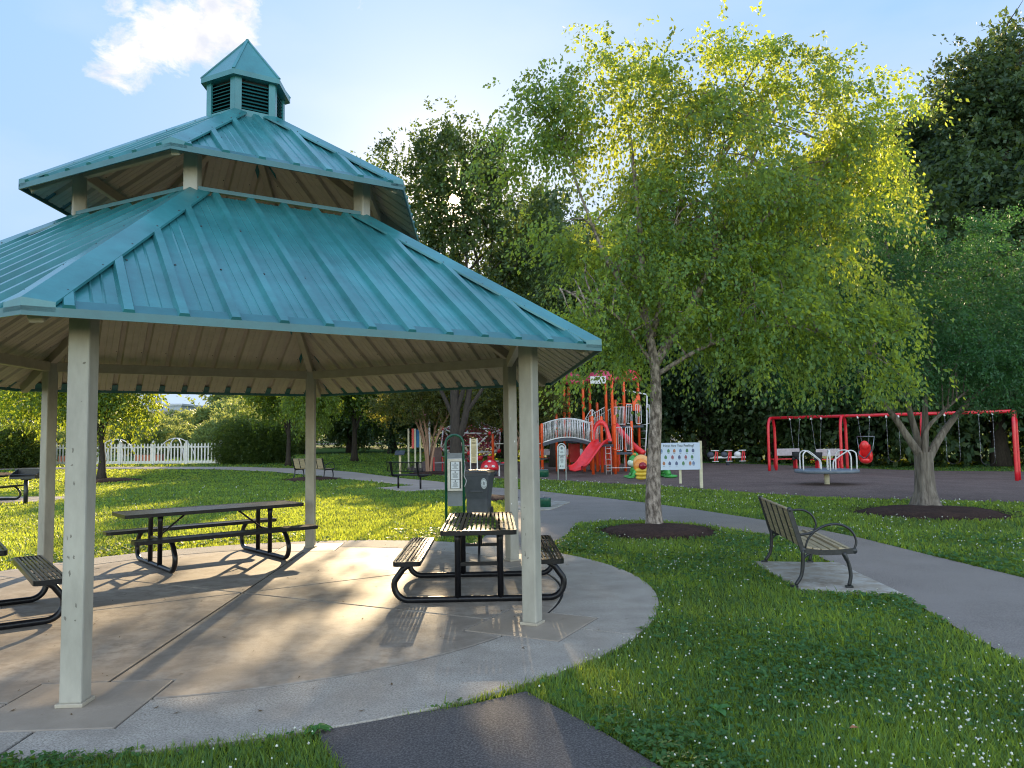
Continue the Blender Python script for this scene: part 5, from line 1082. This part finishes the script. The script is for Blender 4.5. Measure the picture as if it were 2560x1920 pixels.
def grass():
    rg = np.random.default_rng(3)
    P = sample(620000, 2.3, 60, -42, 42, rg); P = P[keep_lawn(P+rg.normal(size=P.shape)*.014+.014*np.sin(P[:,::-1]*9))]; n = len(P)
    d = np.hypot(P[:,0],P[:,1]); z = tzv(P)
    pn = np.sin(P[:,0]*2.1+1.3*np.sin(P[:,1]*1.7))*np.sin(P[:,1]*2.6+1.1*np.sin(P[:,0]*1.3)); edge = 1
    h = (.036+.028*rg.random(n)+.010*pn)*(1+.2*(d > 12)); h[rg.random(n) < .02] *= 1.8
    w = .0028*np.maximum(1, d/3.2)*(.7+.6*rg.random(n)); az = rg.random(n)*2*PI; ln = h*(.25+.6*rg.random(n))
    dx, dy = np.cos(az), np.sin(az); bx_, by_ = -dy, dx
    B = np.stack([P[:,0],P[:,1],z-.005],1); side = np.stack([bx_*w,by_*w,0*w],1)
    mid = B+np.stack([dx*ln*.35,dy*ln*.35,h*.6],1); tip = B+np.stack([dx*ln,dy*ln,h],1)
    V = np.stack([B-side,B+side,mid+side*.7,mid-side*.7,tip],1).reshape(-1,3)
    i = np.arange(n)*5; q = np.stack([i,i+1,i+2,i+3],1); t3 = np.stack([i+3,i+2,i+4,i+4],1)
    v = np.clip(.45+.25*rg.normal(size=n)+.2*pn,0,1)
    me = bpy.data.meshes.new('grass'); nf = 2*n; me.vertices.add(5*n); me.vertices.foreach_set('co', V.astype(np.float32).ravel())
    lp = np.concatenate([np.stack([i,i+1,i+2,i+3],1).reshape(-1), np.stack([i+3,i+2,i+4],1).reshape(-1)]).astype(np.int32)
    me.loops.add(len(lp)); me.loops.foreach_set('vertex_index', lp); me.polygons.add(nf)
    me.polygons.foreach_set('loop_start', np.concatenate([np.arange(n)*4, 4*n+np.arange(n)*3]).astype(np.int32)); me.update(calc_edges=True)
    a = me.attributes.new('v','FLOAT','POINT'); a.data.foreach_set('value', np.repeat(v,5).astype(np.float32)); me.materials.append(L_grass)
    o = bpy.data.objects.new('grass', me); COL.objects.link(o); tag(o, 'short green lawn grass around the pavilion and paths', 'grass', kind='stuff')
    # clover leaves
    P = sample(60000, 2.4, 14, -42, 42, rg); P = P[keep_lawn(P)]
    cl = np.sin(P[:,0]*1.9+.7)*np.sin(P[:,1]*1.6+2)+.45*rg.normal(size=len(P)); P = P[cl > .30]; n = len(P); z = tzv(P); hz = z+.025+.03*rg.random(n)
    Vs = []; at = []
    for k in range(3):
        a = rg.random(n)*.5+k*2*PI/3+P[:,0]*50; L = .011+.006*rg.random(n); L = L*np.maximum(1,np.hypot(P[:,0],P[:,1])/6)
        c = np.stack([P[:,0]+np.cos(a)*L, P[:,1]+np.sin(a)*L, hz],1); ax = np.stack([np.cos(a),np.sin(a),.35*rg.normal(size=n)],1)*L[:,None]; bx2 = np.stack([-np.sin(a),np.cos(a),.35*rg.normal(size=n)],1)*L[:,None]*.9
        Vs.append(np.stack([c-ax, c+bx2, c+ax, c-bx2],1)); at.append(rg.random(n))
    V = np.concatenate(Vs).reshape(-1,3); me = fmesh('clover', V, np.arange(len(V)).reshape(-1,4), np.repeat(np.concatenate(at),4), L_clover)
    o = bpy.data.objects.new('clover_leaves', me); COL.objects.link(o); tag(o, 'low clover leaves growing through the lawn', 'clover', kind='stuff')
    # clover flowers: little round heads on stems
    P = sample(26000, 2.5, 30, -38, 42, rg, 1.0); P = P[keep_lawn(P)]; x, y = P[:,0], P[:,1]
    w = np.where((x > .4), .9, .12)*(.25+.75*(np.sin(x*1.4+.5)*np.sin(y*1.1+.4)+.35*np.sin(x*5.1+y*3.3)*np.sin(y*4.7-x*2.2)+.25*rg.normal(size=len(P)) > .08)); w = np.where((x > .4)&(x < 3)&(y > 5)&(y < 9), w*.45, w); w = np.where((x>4.5)&(y>9), np.minimum(1,w*1.2), w)
    P = P[rg.random(len(P)) < w*.55]; n = len(P); d = np.hypot(P[:,0],P[:,1]); z = tzv(P)+.06+.035*rg.random(n); r = .0058*(.6+.7*rg.random(n))*np.maximum(1,d/9)
    bm = bmesh.new(); bmesh.ops.create_icosphere(bm, subdivisions=1, radius=1); bv = np.array([v.co for v in bm.verts]); bf = np.array([[v.index for v in f.verts] for f in bm.faces]); bm.free()
    C = np.stack([P[:,0],P[:,1],z],1); V = (C[:,None,:]+bv[None]*r[:,None,None]*(1+.25*rg.normal(size=(n,len(bv),1)))).reshape(-1,3); Fq = (bf[None]+np.arange(n)[:,None,None]*len(bv)).reshape(-1,3)
    me = fmesh('clover_flowers', V, Fq, np.repeat(rg.random(n),len(bv)), flower); o = bpy.data.objects.new('clover_flowers', me); COL.objects.link(o); tag(o, 'small white clover blossoms dotted over the grass', 'flowers', kind='stuff')
grass()
def weed(label, loc, n, L, seed):
    rr = random.Random(seed); b = MB()
    for i in range(n):
        a = i*2.4+rr.uniform(-.3,.3); l = L*rr.uniform(.6,1.1); w = l*.24; P = []
        for f, ww, z in ((0,.15,.01),(.3,.8,.05),(.6,1,.06),(.85,.6,.045),(1,.02,.02)):
            c = Vector((math.cos(a)*l*f, math.sin(a)*l*f, z*L*8*.6)); s_ = Vector((-math.sin(a), math.cos(a), 0))*w*ww; P += [c-s_, c-Vector((0,0,.006)), c+s_]
        b.add(P, [(k*3+j,k*3+j+1,k*3+j+4,k*3+j+3) for k in range(4) for j in range(2)], 0, True)
    o = b.build('weed', L_weed, None, loc=loc); tag(o, label, 'weed', 'broad leaved weeds')
weed('broad leaved weed at the corner of concrete and asphalt', (-1.12,4.36,-.005), 9, .09, 1)
weed('large leaved weed standing in the clover in the foreground', (1.15,4.55,.0), 4, .11, 2)
weed('leafy weed beside the asphalt at the bottom of the photo', (.62,3.75,-.01), 8, .08, 3)
weed('bright weed in the lawn behind the long picnic table', (-4.9,12.2,-.01), 8, .12, 4)
weed('bright weed in the lawn by the left rear post', (-6.3,10.3,-.01), 8, .12, 5)
# small things on the ground
b = MB(); b.add([(-.03,0,.004),(-.005,.018,.014),(.028,.005,.004),(.0,-.015,.010)], [(0,1,2,3)]); tag(b.build('fallen_leaf', mat('dead_leaf',(.30,.13,.05),.8), loc=(1.78,4.15,.045)), 'single brown fallen leaf in the foreground grass', 'leaf')

def litter():
    rg = random.Random(21); b = MB()
    for _ in range(150):
        a = rg.uniform(0,2*PI); r = PR*math.sqrt(rg.random())*.98; x, y = PC[0]+r*math.cos(a), PC[1]+r*math.sin(a); L = rg.uniform(.006,.022); t = rg.uniform(0,PI)
        c, s_ = math.cos(t)*L, math.sin(t)*L; b.add([(x-c,y-s_,.005),(x+s_*.4,y-c*.4,.007),(x+c,y+s_,.011),(x-s_*.4,y+c*.4,.006)], [(0,1,2,3)])
    tag(b.build('leaf_litter', mat('litter',(.12,.075,.035),.9)), 'tiny dry leaf scraps scattered on the pavilion floor', 'leaf litter', kind='stuff')
litter()
